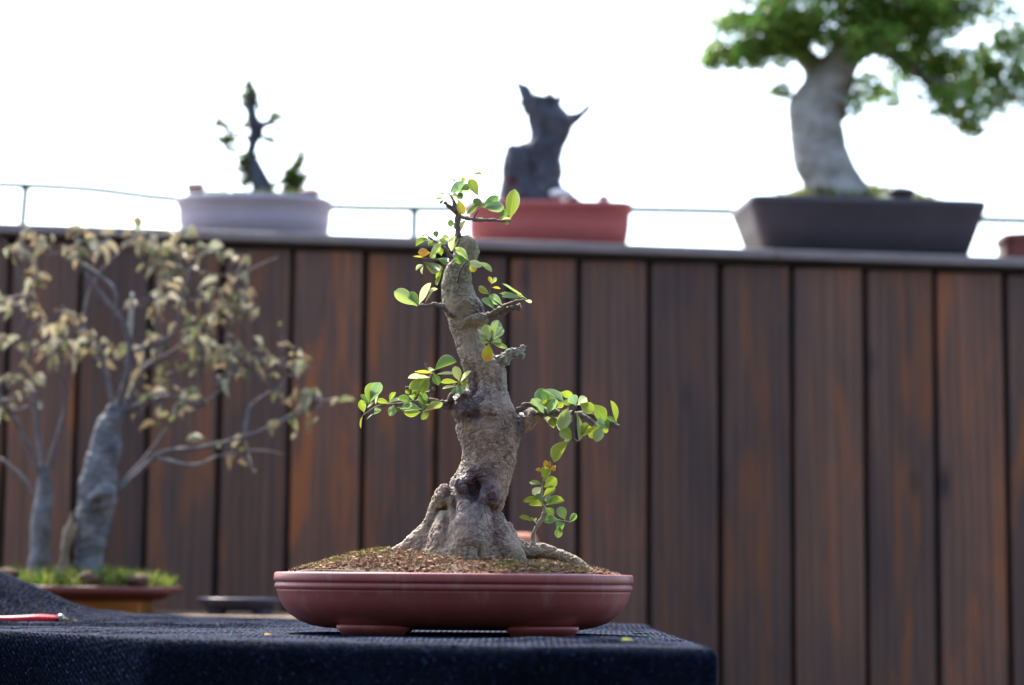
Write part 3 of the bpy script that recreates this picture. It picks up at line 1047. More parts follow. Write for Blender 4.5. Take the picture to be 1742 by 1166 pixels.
def bark_disp(c, nrm_):
    up = min(1, max(0, (c.z - A(800, 880).z) / 0.05))
    d = -0.0022 + 0.0024 * noise.noise(c * 26) + 0.0012 * noise.noise(c * 70 + Vector((3, 1, 9)))
    q = Vector((c.x * 60, c.y * 60, c.z * 190))
    patch = max(0, min(1.3, 0.35 + 2.2 * noise.noise(c * 17 + Vector((4, 8, 1)))))
    q = q + Vector((0, 0, 2.2 * noise.noise(c * 45)))
    d += 0.0010 * (noise.noise(q) + 0.6 * noise.noise(q * 2.3)) * up * patch - 0.0016 * max(0, 0.12 - abs(noise.noise(Vector((c.x * 60, c.y * 60, c.z * 110 + 4 + 3 * noise.noise(c * 40)))))) / 0.12 * up * patch
    rgh = max(0.25, min(1.4, 0.7 + 1.8 * noise.noise(c * 12 + Vector((2, 5, 3)))))
    d += (0.0010 * noise.noise(c * 150) + 0.0011 * noise.noise(c * 330)) * rgh
    wv = c + Vector((noise.noise(c * 50), noise.noise(c * 50 + Vector((9, 0, 0))), noise.noise(c * 50 + Vector((0, 9, 0))))) * 0.008
    d -= 0.0026 * max(0, 0.06 - abs(noise.noise(Vector((wv.x * 42, wv.y * 42, wv.z * 30))))) / 0.06 * max(0, noise.noise(c * 14) + 0.35)
    w = Vector((c.x * 210, c.y * 210, c.z * 60))
    d += 0.0020 * (1 - abs(noise.noise(w))) * (1 - 0.6 * up)
    r1 = 1 - abs(noise.noise(Vector((c.x * 130, c.y * 130, c.z * 150)) + Vector((7, 7, 7))))
    d += 0.0004 * r1 * r1
    if nrm_.y < 0.3:
        for h, rx, ry, dep in holes:
            e = ((c.x - h.x) / rx) ** 2 + ((c.z - h.z) / ry) ** 2
            if e < 4:
                d -= dep * math.exp(-e * 1.2)
    return d


displace(tm, bark_disp)
co = np.empty(len(tm.vertices) * 3); tm.vertices.foreach_get('co', co); co = co.reshape(-1, 3)
z_of = lambda py: A(800, py).z
moss = np.clip((co[:, 2] - z_of(590)) / (z_of(470) - z_of(590)), 0, 1) * 0.75 + np.clip((z_of(925) - co[:, 2]) / 0.02, 0, 1) * 0.35
moss = np.maximum(moss, np.exp(-(((co[:, 0] - A(806, 430).x) / (14 * u)) ** 2 + ((co[:, 2] - z_of(430)) / (24 * u)) ** 2)) * 1.3)
moss = np.maximum(moss, 0.5 * np.exp(-(((co[:, 0] - A(748, 862).x) / (18 * u)) ** 2 + ((co[:, 2] - z_of(862)) / (20 * u)) ** 2)))
scar = np.zeros(len(co))
for px, py, rx, ry, s_ in ((796, 690, 32, 30, 1.2), (812, 668, 16, 14, 0.8), (800, 830, 32, 26, 1.2), (826, 846, 22, 26, 1.2), (800, 870, 24, 28, 0.75), (812, 806, 30, 6, 0.8), (886, 722, 7, 34, 1.3), (822, 512, 12, 34, 0.8), (805, 905, 22, 26, 0.35), (800, 640, 14, 20, 0.5)):
    p_ = A(px, py)
    e = ((co[:, 0] - p_.x) / (rx * u)) ** 2 + ((co[:, 2] - p_.z) / (ry * u)) ** 2
    scar = np.maximum(scar, s_ * np.exp(-e ** 2 * 0.7) * (co[:, 1] < TY + 0.01))
point_attr(tm, 'moss', moss)
point_attr(tm, 'scar', np.clip(scar, 0, 1))
put('trunk', tm, M['bark'], tree)

# branch groups read off the photograph: (zoom origin, zoom scale, depth), twigs, leaves (base, tip, apparent width, colour)
LC = {'dark': (0.035, 0.115, 0.028), 'green': (0.075, 0.20, 0.045), 'blue': (0.18, 0.33, 0.20), 'yg': (0.22, 0.32, 0.03), 'lt': (0.34, 0.46, 0.18), 'pale': (0.56, 0.64, 0.44),  # blue and pale carry the sky's sheen on leaf tops as colour
      'yellow': (0.52, 0.44, 0.03), 'orange': (0.60, 0.27, 0.02), 'tan': (0.42, 0.32, 0.16)}
GROUPS = {
    'crown': ((740, 290), 7.288, [
        ('shoot', [(278, 830, 0), (285, 600, 0), (255, 470, -.004), (232, 370, -.006)], [38, 42, 34, 18]),
        ('shoot', [(250, 510, 0), (190, 460, -.006), (110, 395, -.01)], [28, 26, 16]),
        ('shoot', [(300, 575, 0), (400, 592, -.006), (560, 618, -.012), (700, 615, -.016), (800, 628, -.018), (955, 630, -.02)], [24, 22, 22, 20, 13, 8]),
        ('shoot', [(480, 590, -.01), (510, 540, -.014), (545, 480, -.016)], [12, 10, 7]),
        ('shoot', [(590, 610, -.01), (610, 585, -.012), (640, 560, -.014)], [8, 5, 3]),
        ('shoot', [(180, 290, -.008), (300, 160, -.004), (380, 80, .006), (440, 54, .01)], [8, 5, 4, 3]),
        ('shoot', [(232, 370, -.006), (180, 300, -.008), (150, 290, -.008)], [14, 12, 10])], [
        (175, 290, 345, 155, 115, 'blue'), (345, 170, 352, 85, 52, 'yg'), (320, 245, 420, 190, 80, 'green'), (540, 335, 425, 125, 95, 'yg'), (245, 300, 500, 262, 38, 'pale'),
        (345, 365, 290, 290, 85, 'dark'), (285, 345, 345, 545, 95, 'yellow', .25), (590, 455, 478, 355, 95, 'dark'), (585, 460, 775, 330, 110, 'green'), (600, 460, 852, 450, 120, 'blue'),
        (385, 555, 505, 425, 80, 'green'), (930, 605, 985, 252, 155, 'yg'), (785, 610, 915, 497, 62, 'green'), (825, 610, 935, 602, 38, 'pale'), (845, 645, 912, 658, 34, 'yg'),
        (150, 305, 48, 295, 18, 'dark'), (130, 345, 12, 372, 30, 'green'), (125, 350, 65, 418, 18, 'green'), (265, 150, 213, 113, 22, 'dark'), (248, 660, 155, 655, 85, 'green'),
        (440, 54, 580, 48, 14, 'green'), (300, 780, 390, 635, 65, 'pale'), (308, 800, 205, 990, 85, 'pale'), (255, 830, 130, 822, 36, 'pale'), (300, 110, 296, 95, 12, 'dark'), (190, 320, 270, 310, 60, 'pale')]),
    'upper_left': ((600, 280), 3.629, [
        ('branch', [(612, 580, -.02), (575, 530, -.03), (545, 498, -.036), (490, 465, -.034), (455, 430, -.03), (450, 385, -.03)], [13, 11, 9, 6, 4, 2.5]),
        ('branch', [(605, 590, -.02), (520, 588, -.04), (430, 582, -.046)], [10, 7, 4]),
        ('branch', [(648, 720, -.03), (660, 670, -.044), (685, 620, -.052), (715, 595, -.056)], [10, 8, 7, 5])], [
        (520, 455, 510, 412, 32, 'dark'), (475, 458, 393, 500, 32, 'yg'), (535, 460, 585, 487, 34, 'yg'), (495, 500, 548, 490, 28, 'yellow'), (482, 545, 408, 542, 48, 'orange'),
        (435, 575, 375, 570, 16, 'yellow'), (520, 580, 595, 603, 38, 'green'), (438, 603, 542, 662, 58, 'dark'), (438, 620, 392, 642, 17, 'pale'), (437, 628, 424, 675, 15, 'pale'),
        (530, 615, 548, 655, 26, 'yg'), (545, 640, 520, 692, 30, 'yg'), (545, 670, 530, 748, 24, 'yg'), (478, 572, 535, 497, 42, 'lt'), (548, 565, 540, 515, 36, 'yg'),
        (715, 592, 640, 512, 46, 'lt'), (712, 598, 630, 580, 46, 'green'), (718, 598, 785, 625, 42, 'pale'), (730, 603, 752, 662, 40, 'yellow', .4), (760, 600, 857, 657, 18, 'lt'),
        (452, 400, 485, 383, 15, 'pale'), (455, 445, 425, 440, 8, 'dark'), (500, 470, 470, 495, 26, 'yg'), (500, 540, 490, 580, 34, 'lt'), (600, 455, 555, 445, 28, 'lt')]),
    'upper_middle': ((660, 440), 5.831, [
        ('branch', [(650, 575, -.02), (590, 525, -.036), (540, 475, -.044), (480, 455, -.048), (400, 465, -.05), (300, 470, -.05)], [26, 25, 22, 18, 17, 12]),
        ('branch', [(960, 575, -.01), (1010, 560, -.02), (1110, 505, -.026), (1200, 450, -.03), (1350, 408, -.034)], [34, 28, 24, 18, 11]),
        ('cut_stub', [(1040, 550, -.01), (1130, 515, -.02), (1220, 495, -.022), (1318, 480, -.024)], [34, 32, 33, 32]),
        ('branch', [(1135, 480, -.026), (1050, 410, -.03), (1010, 365, -.03), (1026, 250, -.03)], [9, 7, 6, 4]),
        ('branch', [(1010, 870, -.024), (1010, 840, -.034), (1012, 820, -.042)], [14, 12, 12])], [
        (290, 472, 72, 328, 112, 'lt'), (315, 468, 205, 335, 72, 'green'), (310, 452, 418, 252, 80, 'pale'), (385, 335, 485, 315, 28, 'pale'), (368, 448, 443, 325, 12, 'tan'),
        (1058, 508, 938, 398, 44, 'blue'), (1142, 465, 1005, 368, 88, 'blue'), (1005, 355, 900, 285, 58, 'yg', .3), (1030, 288, 1108, 308, 20, 'yellow', .3), (1030, 252, 1004, 183, 36, 'yellow'),
        (1030, 252, 1072, 190, 36, 'lt'), (1265, 368, 1112, 352, 48, 'green'), (1335, 388, 1138, 405, 48, 'blue'), (1335, 385, 1285, 350, 40, 'pale'), (1375, 402, 1142, 265, 34, 'lt'),
        (1355, 412, 1423, 437, 20, 'pale'), (1004, 815, 968, 660, 105, 'lt'), (1035, 805, 1095, 616, 105, 'lt'), (1045, 808, 1135, 690, 75, 'pale'), (1000, 810, 888, 708, 46, 'pale'),
        (1002, 835, 918, 822, 38, 'lt'), (1022, 830, 1122, 832, 42, 'lt'), (1035, 842, 1182, 895, 54, 'lt'), (1003, 845, 975, 1015, 100, 'yellow', .9), (1000, 800, 925, 765, 50, 'lt')]),
    'lower_left': ((600, 590), 6.7, [
        ('branch', [(1140, 690, -.01), (1090, 660, -.02), (1010, 640, -.03), (900, 622, -.036), (780, 612, -.04), (600, 650, -.046), (400, 662, -.05), (260, 692, -.054), (115, 785, -.058)], [52, 42, 28, 24, 22, 16, 12, 10, 6]),
        ('branch', [(1110, 700, -.02), (1000, 688, -.036), (860, 690, -.044)], [22, 13, 8]),
        ('branch', [(1100, 640, -.02), (1120, 570, -.03), (1180, 500, -.036), (1215, 415, -.04)], [36, 26, 18, 9]),
        ('branch', [(860, 615, -.036), (770, 535, -.044), (680, 490, -.048), (600, 458, -.05)], [20, 18, 16, 15]),
        ('branch', [(800, 600, -.036), (850, 540, -.04), (900, 500, -.042), (935, 468, -.042)], [24, 26, 24, 15]),
        ('branch', [(880, 520, -.04), (885, 400, -.044), (890, 310, -.044), (850, 240, -.04), (830, 182, -.04)], [20, 18, 17, 15, 16]),
        ('branch', [(915, 470, -.04), (922, 380, -.046), (925, 290, -.046)], [8, 7, 6]),
        ('branch', [(690, 640, -.042), (690, 600, -.04), (680, 570, -.04)], [24, 22, 14])], [
        (180, 645, 242, 415, 92, 'yg'), (200, 640, 312, 425, 92, 'blue'), (262, 655, 288, 555, 28, 'pale'), (170, 655, 95, 552, 32, 'green'), (130, 755, 95, 615, 78, 'yg'),
        (112, 785, 93, 925, 28, 'yellow'), (165, 700, 245, 635, 30, 'pale'), (155, 832, 235, 768, 17, 'pale'), (240, 775, 305, 695, 62, 'blue'), (418, 625, 480, 518, 54, 'yg'),
        (415, 645, 285, 622, 54, 'yg'), (415, 638, 525, 612, 34, 'pale'), (465, 608, 660, 605, 64, 'green'), (470, 662, 428, 785, 80, 'blue'), (485, 760, 555, 688, 28, 'dark'),
        (580, 655, 655, 638, 28, 'pale'), (800, 728, 802, 525, 98, 'green'), (785, 715, 552, 700, 64, 'blue'), (775, 745, 595, 752, 95, 'yg'), (800, 742, 1015, 658, 54, 'lt'),
        (800, 745, 835, 810, 95, 'yg'), (885, 350, 645, 382, 54, 'pale'), (850, 368, 655, 475, 112, 'yg'), (862, 362, 785, 505, 95, 'yg'), (745, 440, 690, 565, 64, 'yg'),
        (655, 495, 605, 525, 54, 'yg'), (920, 275, 1168, 165, 98, 'dark'), (935, 262, 858, 258, 44, 'pale'), (915, 302, 712, 295, 54, 'yellow'), (930, 305, 975, 435, 84, 'green'),
        (960, 312, 1140, 330, 24, 'pale'), (1215, 395, 1168, 230, 92, 'lt'), (1228, 402, 1352, 298, 38, 'pale'), (1200, 405, 1018, 425, 50, 'yg'), (1225, 410, 1305, 435, 74, 'yg'),
        (1215, 435, 1232, 545, 86, 'blue'), (1190, 460, 1135, 545, 46, 'green'), (1190, 450, 1038, 492, 30, 'pale'), (930, 640, 830, 660, 40, 'green'), (700, 620, 640, 560, 30, 'lt')]),
    'lower_right': ((850, 570), 5.068, [
        ('branch', [(230, 700, .008), (300, 685, .004), (350, 675, 0), (400, 665, -.012), (500, 668, -.02), (620, 685, -.028), (700, 680, -.03), (790, 690, -.03), (900, 742, -.034), (1032, 792, -.036)], [50, 46, 36, 28, 26, 26, 23, 21, 19, 15]),
        ('branch', [(150, 670, -.012), (200, 625, -.016), (235, 600, -.016), (290, 608, -.014), (330, 640, -.01)], [26, 24, 22, 16, 14]),
        ('branch', [(690, 680, -.032), (760, 720, -.04), (832, 772, -.042)], [20, 18, 12]),
        ('branch', [(618, 680, -.03), (620, 780, -.04), (640, 905, -.042), (680, 915, -.042)], [17, 15, 12, 6]),
        ('branch', [(620, 680, -.028), (645, 640, -.036), (660, 595, -.038)], [14, 11, 9])], [
        (405, 610, 335, 470, 112, 'green'), (412, 710, 278, 550, 92, 'blue'), (412, 695, 475, 555, 78, 'blue'), (560, 590, 385, 472, 64, 'blue'), (465, 565, 425, 505, 72, 'yg'),
        (520, 560, 505, 490, 50, 'yg'), (510, 500, 625, 520, 58, 'yg'), (480, 630, 545, 585, 54, 'yg'), (592, 620, 530, 808, 102, 'lt'), (445, 705, 535, 800, 44, 'pale'),
        (470, 800, 450, 715, 74, 'yg'), (345, 675, 465, 795, 28, 'pale'), (660, 610, 615, 525, 84, 'blue'), (668, 605, 745, 542, 74, 'pale'), (690, 590, 805, 655, 92, 'yg'),
        (790, 590, 910, 715, 74, 'yg'), (905, 700, 992, 752, 42, 'green'), (1005, 755, 940, 585, 62, 'yg'), (905, 715, 935, 800, 44, 'green'), (815, 775, 905, 758, 84, 'blue'),
        (870, 778, 775, 880, 92, 'yg'), (872, 790, 835, 915, 84, 'lt'), (900, 790, 920, 845, 44, 'yg'), (665, 655, 662, 905, 48, 'lt'), (680, 890, 768, 778, 84, 'yg'),
        (625, 895, 532, 815, 92, 'yg'), (612, 900, 558, 912, 28, 'pale'), (602, 910, 465, 1080, 74, 'yg'), (420, 640, 400, 560, 80, 'yg'), (600, 610, 570, 560, 60, 'yg')]),
    'root_shoot': ((670, 780), 5.124, [
        ('root_shoot', [(1207, 790, -.03), (1215, 700, -.03), (1230, 630, -.032), (1300, 500, -.034), (1312, 440, -.034), (1292, 380, -.034), (1290, 260, -.034), (1318, 150, -.036), (1328, 95, -.036)], [19, 17, 17, 14, 12, 10, 8, 6, 4]),
        ('twig', [(1305, 490, -.034), (1360, 500, -.04), (1430, 538, -.044), (1500, 552, -.046), (1532, 562, -.046)], [9, 8, 7, 6, 5]),
        ('twig', [(1240, 590, -.032), (1228, 560, -.036), (1200, 535, -.04)], [8, 7, 5])], [
        (1330, 105, 1322, 20, 38, 'orange'), (1338, 95, 1362, 35, 28, 'orange'), (1345, 98, 1420, 82, 42, 'orange'), (1295, 120, 1232, 88, 32, 'orange'), (1350, 105, 1405, 62, 28, 'orange'),
        (1320, 200, 1325, 72, 78, 'yg'), (1308, 252, 1415, 180, 90, 'yg'), (1292, 222, 1186, 203, 44, 'yg'), (1290, 250, 1212, 310, 62, 'pale'), (1298, 338, 1405, 275, 48, 'yg'),
        (1275, 345, 1136, 375, 54, 'yg'), (1292, 340, 1235, 328, 48, 'green'), (1310, 420, 1184, 395, 38, 'yg'), (1298, 365, 1378, 345, 58, 'blue'), (1322, 412, 1474, 362, 50, 'yg'),
        (1320, 428, 1390, 515, 50, 'yg'), (1242, 572, 1196, 520, 22, 'lt'), (1218, 548, 1098, 522, 34, 'yg'), (1228, 565, 1242, 520, 14, 'lt'), (1445, 540, 1300, 535, 54, 'green'),
        (1492, 535, 1445, 425, 74, 'green'), (1528, 562, 1585, 485, 48, 'green'), (1495, 558, 1415, 605, 74, 'green'), (1445, 580, 1430, 688, 58, 'green'), (1320, 160, 1290, 150, 24, 'yg')]),
}
rnd = random.Random(5)
for gname, ((ox, oy), sc, twigs, leaves) in GROUPS.items():
    tw_objs, samples = [], []
    for nm, pts, ws in twigs:
        P = [at(ox + x / sc, oy + y / sc, TY + d) for x, y, d in pts]
        v, f = tube(P, [w / sc * u * 1.05 for w in ws], 12, 9, 0.75, 190)
        o = put(nm, pydata(v, f), M['pale_twig'] if nm == 'root_shoot' else M['twig'], tree)
        tw_objs.append(o)
        sp_, _ = smooth_path(P, ws, 6)
        samples.append(sp_)
    for L in leaves:
        bx, by, tx, ty, w, ck = L[:6]
        br = L[6] if len(L) > 6 else 0
        # depth of the leaf base follows the nearest twig
        b0 = at(ox + bx / sc, oy + by / sc, TY)
        best = min(((p - b0 + Vector((0, b0.y - p.y, 0))).length, i, p.y) for i, s in enumerate(samples) for p in s)
        yb = best[2] - rnd.uniform(0.0, 0.006)
        lp = math.hypot(tx - bx, ty - by) / sc * u
        yt = yb + rnd.uniform(-0.55, 0.25) * lp
        base, tip = at(ox + bx / sc, oy + by / sc, yb), at(ox + tx / sc, oy + ty / sc, yt)
        tip = base + (tip - base) * 1.06
        c = LC[ck]
        k = rnd.uniform(0.72, 1.05)
        c = tuple(min(0.8, a_ * k * rnd.uniform(0.93, 1.07)) for a_ in c)
        place_leaf(tw_objs[best[1]], tree, base, tip, w / sc * u * 1.14, c, LEAVES, rnd, 0.46, 'leaf', br)
# broken grey stub on the right of the trunk
sb = [tube([A(848, 618, -.004), A(862, 607, -.008), A(872, 600, -.010), A(884, 598, -.012), A(893, 588, -.014)], [k * u for k in (13, 10, 8, 7, 3.5)], 12, 4, 0.3, 200),
      tube([A(872, 602, -.010), A(884, 604, -.014), A(893, 606, -.016)], [k * u for k in (7, 6, 5)], 10, 4, 0.3, 200),
      blob(A(868, 598, -.014), (6 * u, 5 * u, 5 * u)), blob(A(858, 610, -.012), (9 * u, 8 * u, 11 * u))]
sbm = union(sb, 0.0009, 1)
displace(sbm, lambda c, n_: 0.0022 * noise.noise(c * 190) + 0.0012 * noise.noise(c * 420) - 0.0016 * max(0, 0.15 - abs(noise.noise(c * 110))) / 0.15)
put('broken_stub', sbm, M['stub_wood'], tree)


# ------------------------------------------------------------------ bench behind with the dry-leaved bonsai
BZ = CAM_H - 0.066
BY0, BY1 = 3.80, 4.42
bx0, bx1 = at(-420, 1050, 4.0).x, at(1010, 1050, 4.0).x
bench = empty('rear_bench', ((bx0 + bx1) / 2, 4.1, 0), 'low wooden bench between the table and the fence carrying the dry-leaved bonsai', 'bench')
nb = 4
for k in range(nb):
    w = (BY1 - BY0) / nb
    put('board', box_mesh(((bx0 + bx1) / 2, BY0 + w * (k + 0.5), BZ - 0.0125), (bx1 - bx0, w - 0.008, 0.025), None, 0.003), M['wood'], bench, False)
for lx in (bx0 + 0.08, bx1 - 0.08):
    for ly in (BY0 + 0.06, BY1 - 0.06):
        put('leg', box_mesh((lx, ly, (BZ - 0.026) / 2), (0.06, 0.06, BZ - 0.026), None, 0.003), M['table'], bench, False)

LY = 4.05
lu = mpp(LY)
# wooden block under the pot
blk = at(150, 1030, LY)
me = box_mesh((at(160, 1030, LY).x, LY, BZ + 0.0125), (at(238, 1030, LY).x - at(60, 1030, LY).x, 0.16, 0.0245), None, 0.002)
tag(put('wood_block', me, M['orange_wood'], None, False), 'orange wooden block propping the brown pot of the dry-leaved bonsai', 'block')
lp_c = at(142, 1000, LY)
LPZ0 = BZ + 0.025
rimz = at(142, 997, LY).z
hx = 165 * lu
lpot = empty('brown_pot', (lp_c.x, LY, LPZ0), 'wide reddish-brown oval pot with green grass, behind the table at left', 'pot')
hh = rimz - LPZ0
prof = [(0.05, 0), (0.032, 0.002), (0.02, hh * 0.5), (0.012, hh - 0.014), (0.002, hh - 0.012), (0, hh - 0.008), (0, hh - 0.001), (0.002, hh), (0.012, hh), (0.014, hh - 0.006), (0.04, hh - 0.008)]
put('body', oval_pot(lp_c.x, LY, LPZ0, hx, 0.13, prof, 2.6, 72), M['brown_clay'], lpot)


def grass_mesh(cx, cy, z, hx_, hy_, count, hmin, hmax, cols, rnd_, p=2.4, wid=0.0016, hump=0.0):
    V, F, C = [], [], []
    for k in range(count):
        a_ = rnd_.uniform(0, 2 * math.pi); t = math.sqrt(rnd_.random())
        ox_, oy_ = oval(a_, p)
        x, y = cx + ox_ * hx_ * t, cy + oy_ * hy_ * t
        h = rnd_.uniform(hmin, hmax) * (0.6 + 0.8 * abs(noise.noise(Vector((x * 25, y * 25, 2)))))
        z0 = z + hump * (1 - t * t)
        d = Vector((rnd_.gauss(0, .45), rnd_.gauss(0, .45), 1)).normalized()
        s = Vector((rnd_.gauss(0, 1), rnd_.gauss(0, 1), 0)).normalized() * wid
        b0 = Vector((x, y, z0)); b1 = b0 + d * h * 0.6; b2 = b1 + (d + Vector((rnd_.gauss(0, .5), rnd_.gauss(0, .5), -.1))).normalized() * h * 0.45
        c = np.array(rnd_.choice(cols)) * rnd_.uniform(0.7, 1.3)
        o_ = len(V)
        V += [b0 - s, b0 + s, b1 + s * 0.8, b1 - s * 0.8, b2]
        F += [(o_, o_ + 1, o_ + 2, o_ + 3), (o_ + 3, o_ + 2, o_ + 4)]
        C += [c] * 5
    me_ = pydata(V, F)
    color_attr(me_, 'col', np.array(C))
    return me_


rg = random.Random(21)
go = put('pot_grass', grass_mesh(lp_c.x, LY, rimz - 0.008, hx - 0.016, 0.112, 5200, 0.022, 0.055, [(0.07, 0.17, 0.02), (0.10, 0.22, 0.03), (0.05, 0.12, 0.015), (0.18, 0.24, 0.04), (0.16, 0.12, 0.05), (0.30, 0.26, 0.05)], rg, wid=0.0013, hump=0.012), M['foliage'], None, False)
tag(go, 'short bright green grass growing in the wide reddish-brown pot', 'grass', None, 'stuff')
# stones in the grass
for px, py, r_ in ((150, 968, 22), (232, 972, 18), (12, 962, 18)):
    c = at(px, py + 16, LY - 0.09)
    v, f = blob(c, (r_ * lu, 0.016, 10 * lu))
    v = [q + (q - c) * 0.5 * noise.noise(q * 70) for q in v]
    tag(put('stone', pydata(v, f), M['soil']), {150: 'brown stone in the grass right in front of the grey trunk', 232: 'brown stone in the grass at the right of the reddish-brown pot', 12: 'brown stone in the grass at the left edge of the picture'}[px], 'stone', 'stones in the grass')

dry = empty('dry_leaved_bonsai', at(150, 985, LY), 'grey-trunked multi-stem bonsai with curled tan and olive leaves, left of the main tree', 'bonsai')


def B(px, py, dy=0.0):
    return at(px, py, LY + dy)


parts = [loft_rows([(985, 122, 182), (965, 128, 176), (940, 128, 174), (920, 128, 179), (890, 130, 189), (865, 131, 196), (845, 131, 200), (830, 135, 199), (800, 142, 200), (770, 150, 204), (740, 158, 207), (715, 166, 212), (698, 178, 214), (688, 188, 212)], LY, 0.85, 24),
         blob(B(174, 850, -.03), (26 * lu, .012, 20 * lu)), blob(B(180, 838, -.03), (18 * lu, .016, 12 * lu)),
         tube([B(200, 712), B(214, 690), B(222, 672)], [12 * lu, 9 * lu, 6 * lu], 10, 3)]
dm = union(parts, 0.003, 3)
displace(dm, lambda c, n_: 0.006 * noise.noise(c * 26) + 0.003 * noise.noise(Vector((c.x * 60, c.y * 60, c.z * 140))) - (0.012 * math.exp(-(((c.x - B(174, 858).x) / (14 * lu)) ** 2 + ((c.z - B(174, 858).z) / (9 * lu)) ** 2)) if n_.y < 0.2 else 0))
put('trunk', dm, M['grey_bark'], dry)
v, f = tube([B(64, 985, .02), B(68, 940, .02), B(70, 890, .02), B(76, 840, .02), B(74, 800, .02)], [k * lu for k in (20, 17, 18, 15, 10)], 14, 5, 0.2, 40)
put('trunk', pydata(v, f), M['grey_bark'], dry)
v, f = tube([B(104, 985, -.02), B(110, 945, -.02), B(116, 905, -.022), B(124, 872, -.02)], [k * lu for k in (12, 9, 8, 2)], 10, 5, 0.4, 50)
dd = union([(v, f), tube([B(112, 930, -.02), B(128, 905, -.02), B(134, 885, -.02)], [7 * lu, 5 * lu, 1.5 * lu], 8, 4)], 0.0022, 1)
displace(dd, lambda c, n_: 0.005 * noise.noise(Vector((c.x * 90, c.y * 90, c.z * 25))))
put('dead_stem', dd, M['dead_wood'], dry)
BR = [([(197, 705, 0), (214, 645, -.02), (221, 600, -.03), (214, 560, -.04), (188, 522, -.05), (150, 472, -.06), (138, 440, -.06)], (9, 8, 7.5, 7, 6.5, 6, 4)),
      ([(219, 590, -.03), (222, 545, -.034), (226, 498, -.036)], (6.5, 6.5, 6)),
      ([(140, 450, -.06), (170, 470, -.07), (196, 496, -.07), (196, 530, -.07)], (4.5, 4.5, 5, 3)),
      ([(192, 702, 0), (226, 660, .02), (250, 622, .03), (292, 600, .04), (340, 560, .03), (385, 518, .03)], (7, 6, 6, 5, 4, 3)),
      ([(196, 842, -.02), (238, 802, -.03), (278, 770, -.05), (340, 762, -.06), (420, 742, -.08), (490, 712, -.09), (548, 690, -.09)], (5.5, 5.5, 6, 5, 4.5, 4, 2.5)),
      ([(268, 780, -.05), (330, 792, -.06), (372, 776, -.06), (412, 772, -.06)], (4, 3.5, 3, 2)),
      ([(415, 745, -.08), (428, 690, -.04), (478, 660, -.04), (486, 642, -.04), (524, 630, -.04)], (3, 4, 4, 3, 2)),
      ([(208, 700, 0), (262, 680, -.02), (300, 676, -.03), (335, 692, -.04), (375, 664, -.04), (392, 640, -.04)], (6, 5, 4.5, 5, 3.5, 2.5)),
      ([(192, 690, 0), (172, 605, .02), (142, 560, .03), (158, 482, .04), (200, 432, .04), (232, 400, .04)], (5, 4.5, 4, 3.5, 3, 2.5)),
      ([(75, 825, .02), (50, 765, 0), (20, 705, -.02), (-10, 650, -.04), (-30, 560, -.04)], (7, 5.5, 5, 4, 3)),
      ([(75, 820, .02), (92, 760, .02), (112, 690, .02), (104, 640, 0), (84, 600, -.02)], (6, 5, 4.0, 3, 2.2)),
      ([(74, 805, .02), (62, 720, .03), (50, 610, .03), (58, 500, .02), (66, 430, 0)], (7, 5, 4, 3.5, 2.5)),
      ([(56, 540, .02), (34, 480, 0), (28, 440, 0)], (3, 2.5, 2)),
      ([(221, 600, -.03), (290, 572, -.05), (308, 520, -.06), (320, 470, -.07), (345, 420, -.07)], (5.5, 4.5, 4, 3, 2.5)),
      ([(286, 592, .04), (262, 540, .02), (292, 500, 0), (300, 450, 0)], (4, 3.5, 3, 2)),
      ([(200, 830, -.02), (255, 770, -.01), (292, 715, 0), (310, 690, 0), (340, 640, 0)], (4.5, 4, 3.5, 3, 2)),
      ([(20, 700, -.02), (50, 690, -.05), (66, 660, -.06)], (3.5, 3, 2)),
      ([(0, 780, .03), (40, 815, .03), (70, 860, .03)], (4, 5, 5))]
br_objs, br_samples = [], []
for k, (pts, ws) in enumerate(BR):
    P = [B(x, y, d) for x, y, d in pts]
    v, f = tube(P, [w * lu * (0.85 - 0.35 * i / (len(ws) - 1)) for i, w in enumerate(ws)], 8, 5, 0.45, 90)
    o = put('branch', pydata(v, f), M['silver_wood'] if k == 1 else M['branch_bark'], dry)
    br_objs.append(o)
    br_samples.append(smooth_path(P, ws, 6)[0])
clusters = [(65, 420, 4), (120, 398, 5), (232, 408, 6), (290, 440, 9), (330, 430, 8), (388, 450, 4), (268, 480, 5), (30, 450, 3), (60, 490, 4), (10, 520, 3), (45, 545, 4), (100, 540, 4), (128, 575, 3), (8, 590, 4), (55, 610, 6),
            (100, 600, 4), (15, 655, 4), (60, 665, 4), (150, 600, 4), (178, 608, 4), (242, 605, 4), (258, 530, 4), (350, 560, 9), (390, 530, 6), (418, 508, 4), (382, 590, 6), (330, 600, 6), (402, 612, 4), (345, 622, 5), (438, 632, 2),
            (380, 652, 3), (298, 650, 4), (222, 680, 3), (480, 628, 2), (520, 630, 4), (530, 690, 7), (492, 720, 4), (300, 690, 3), (400, 772, 3), (285, 720, 3), (340, 700, 2), (300, 520, 4), (270, 440, 4), (180, 420, 2), (150, 440, 3), (410, 560, 4), (20, 700, 2), (310, 470, 5), (360, 500, 4)]
dcol = [(0.44, 0.36, 0.20), (0.38, 0.30, 0.15), (0.50, 0.45, 0.31), (0.26, 0.27, 0.11), (0.36, 0.39, 0.24), (0.30, 0.21, 0.10), (0.22, 0.26, 0.09), (0.54, 0.48, 0.34), (0.28, 0.18, 0.09), (0.44, 0.46, 0.31)]
rd = random.Random(9)
clusters = [q for x, y, c in clusters for q in ((x, y, max(2, int(c * 0.75))), (x + rd.gauss(0, 24), y + rd.gauss(4, 18), max(1, int(c * 0.3))))]
extra = []
n_leaf = 0
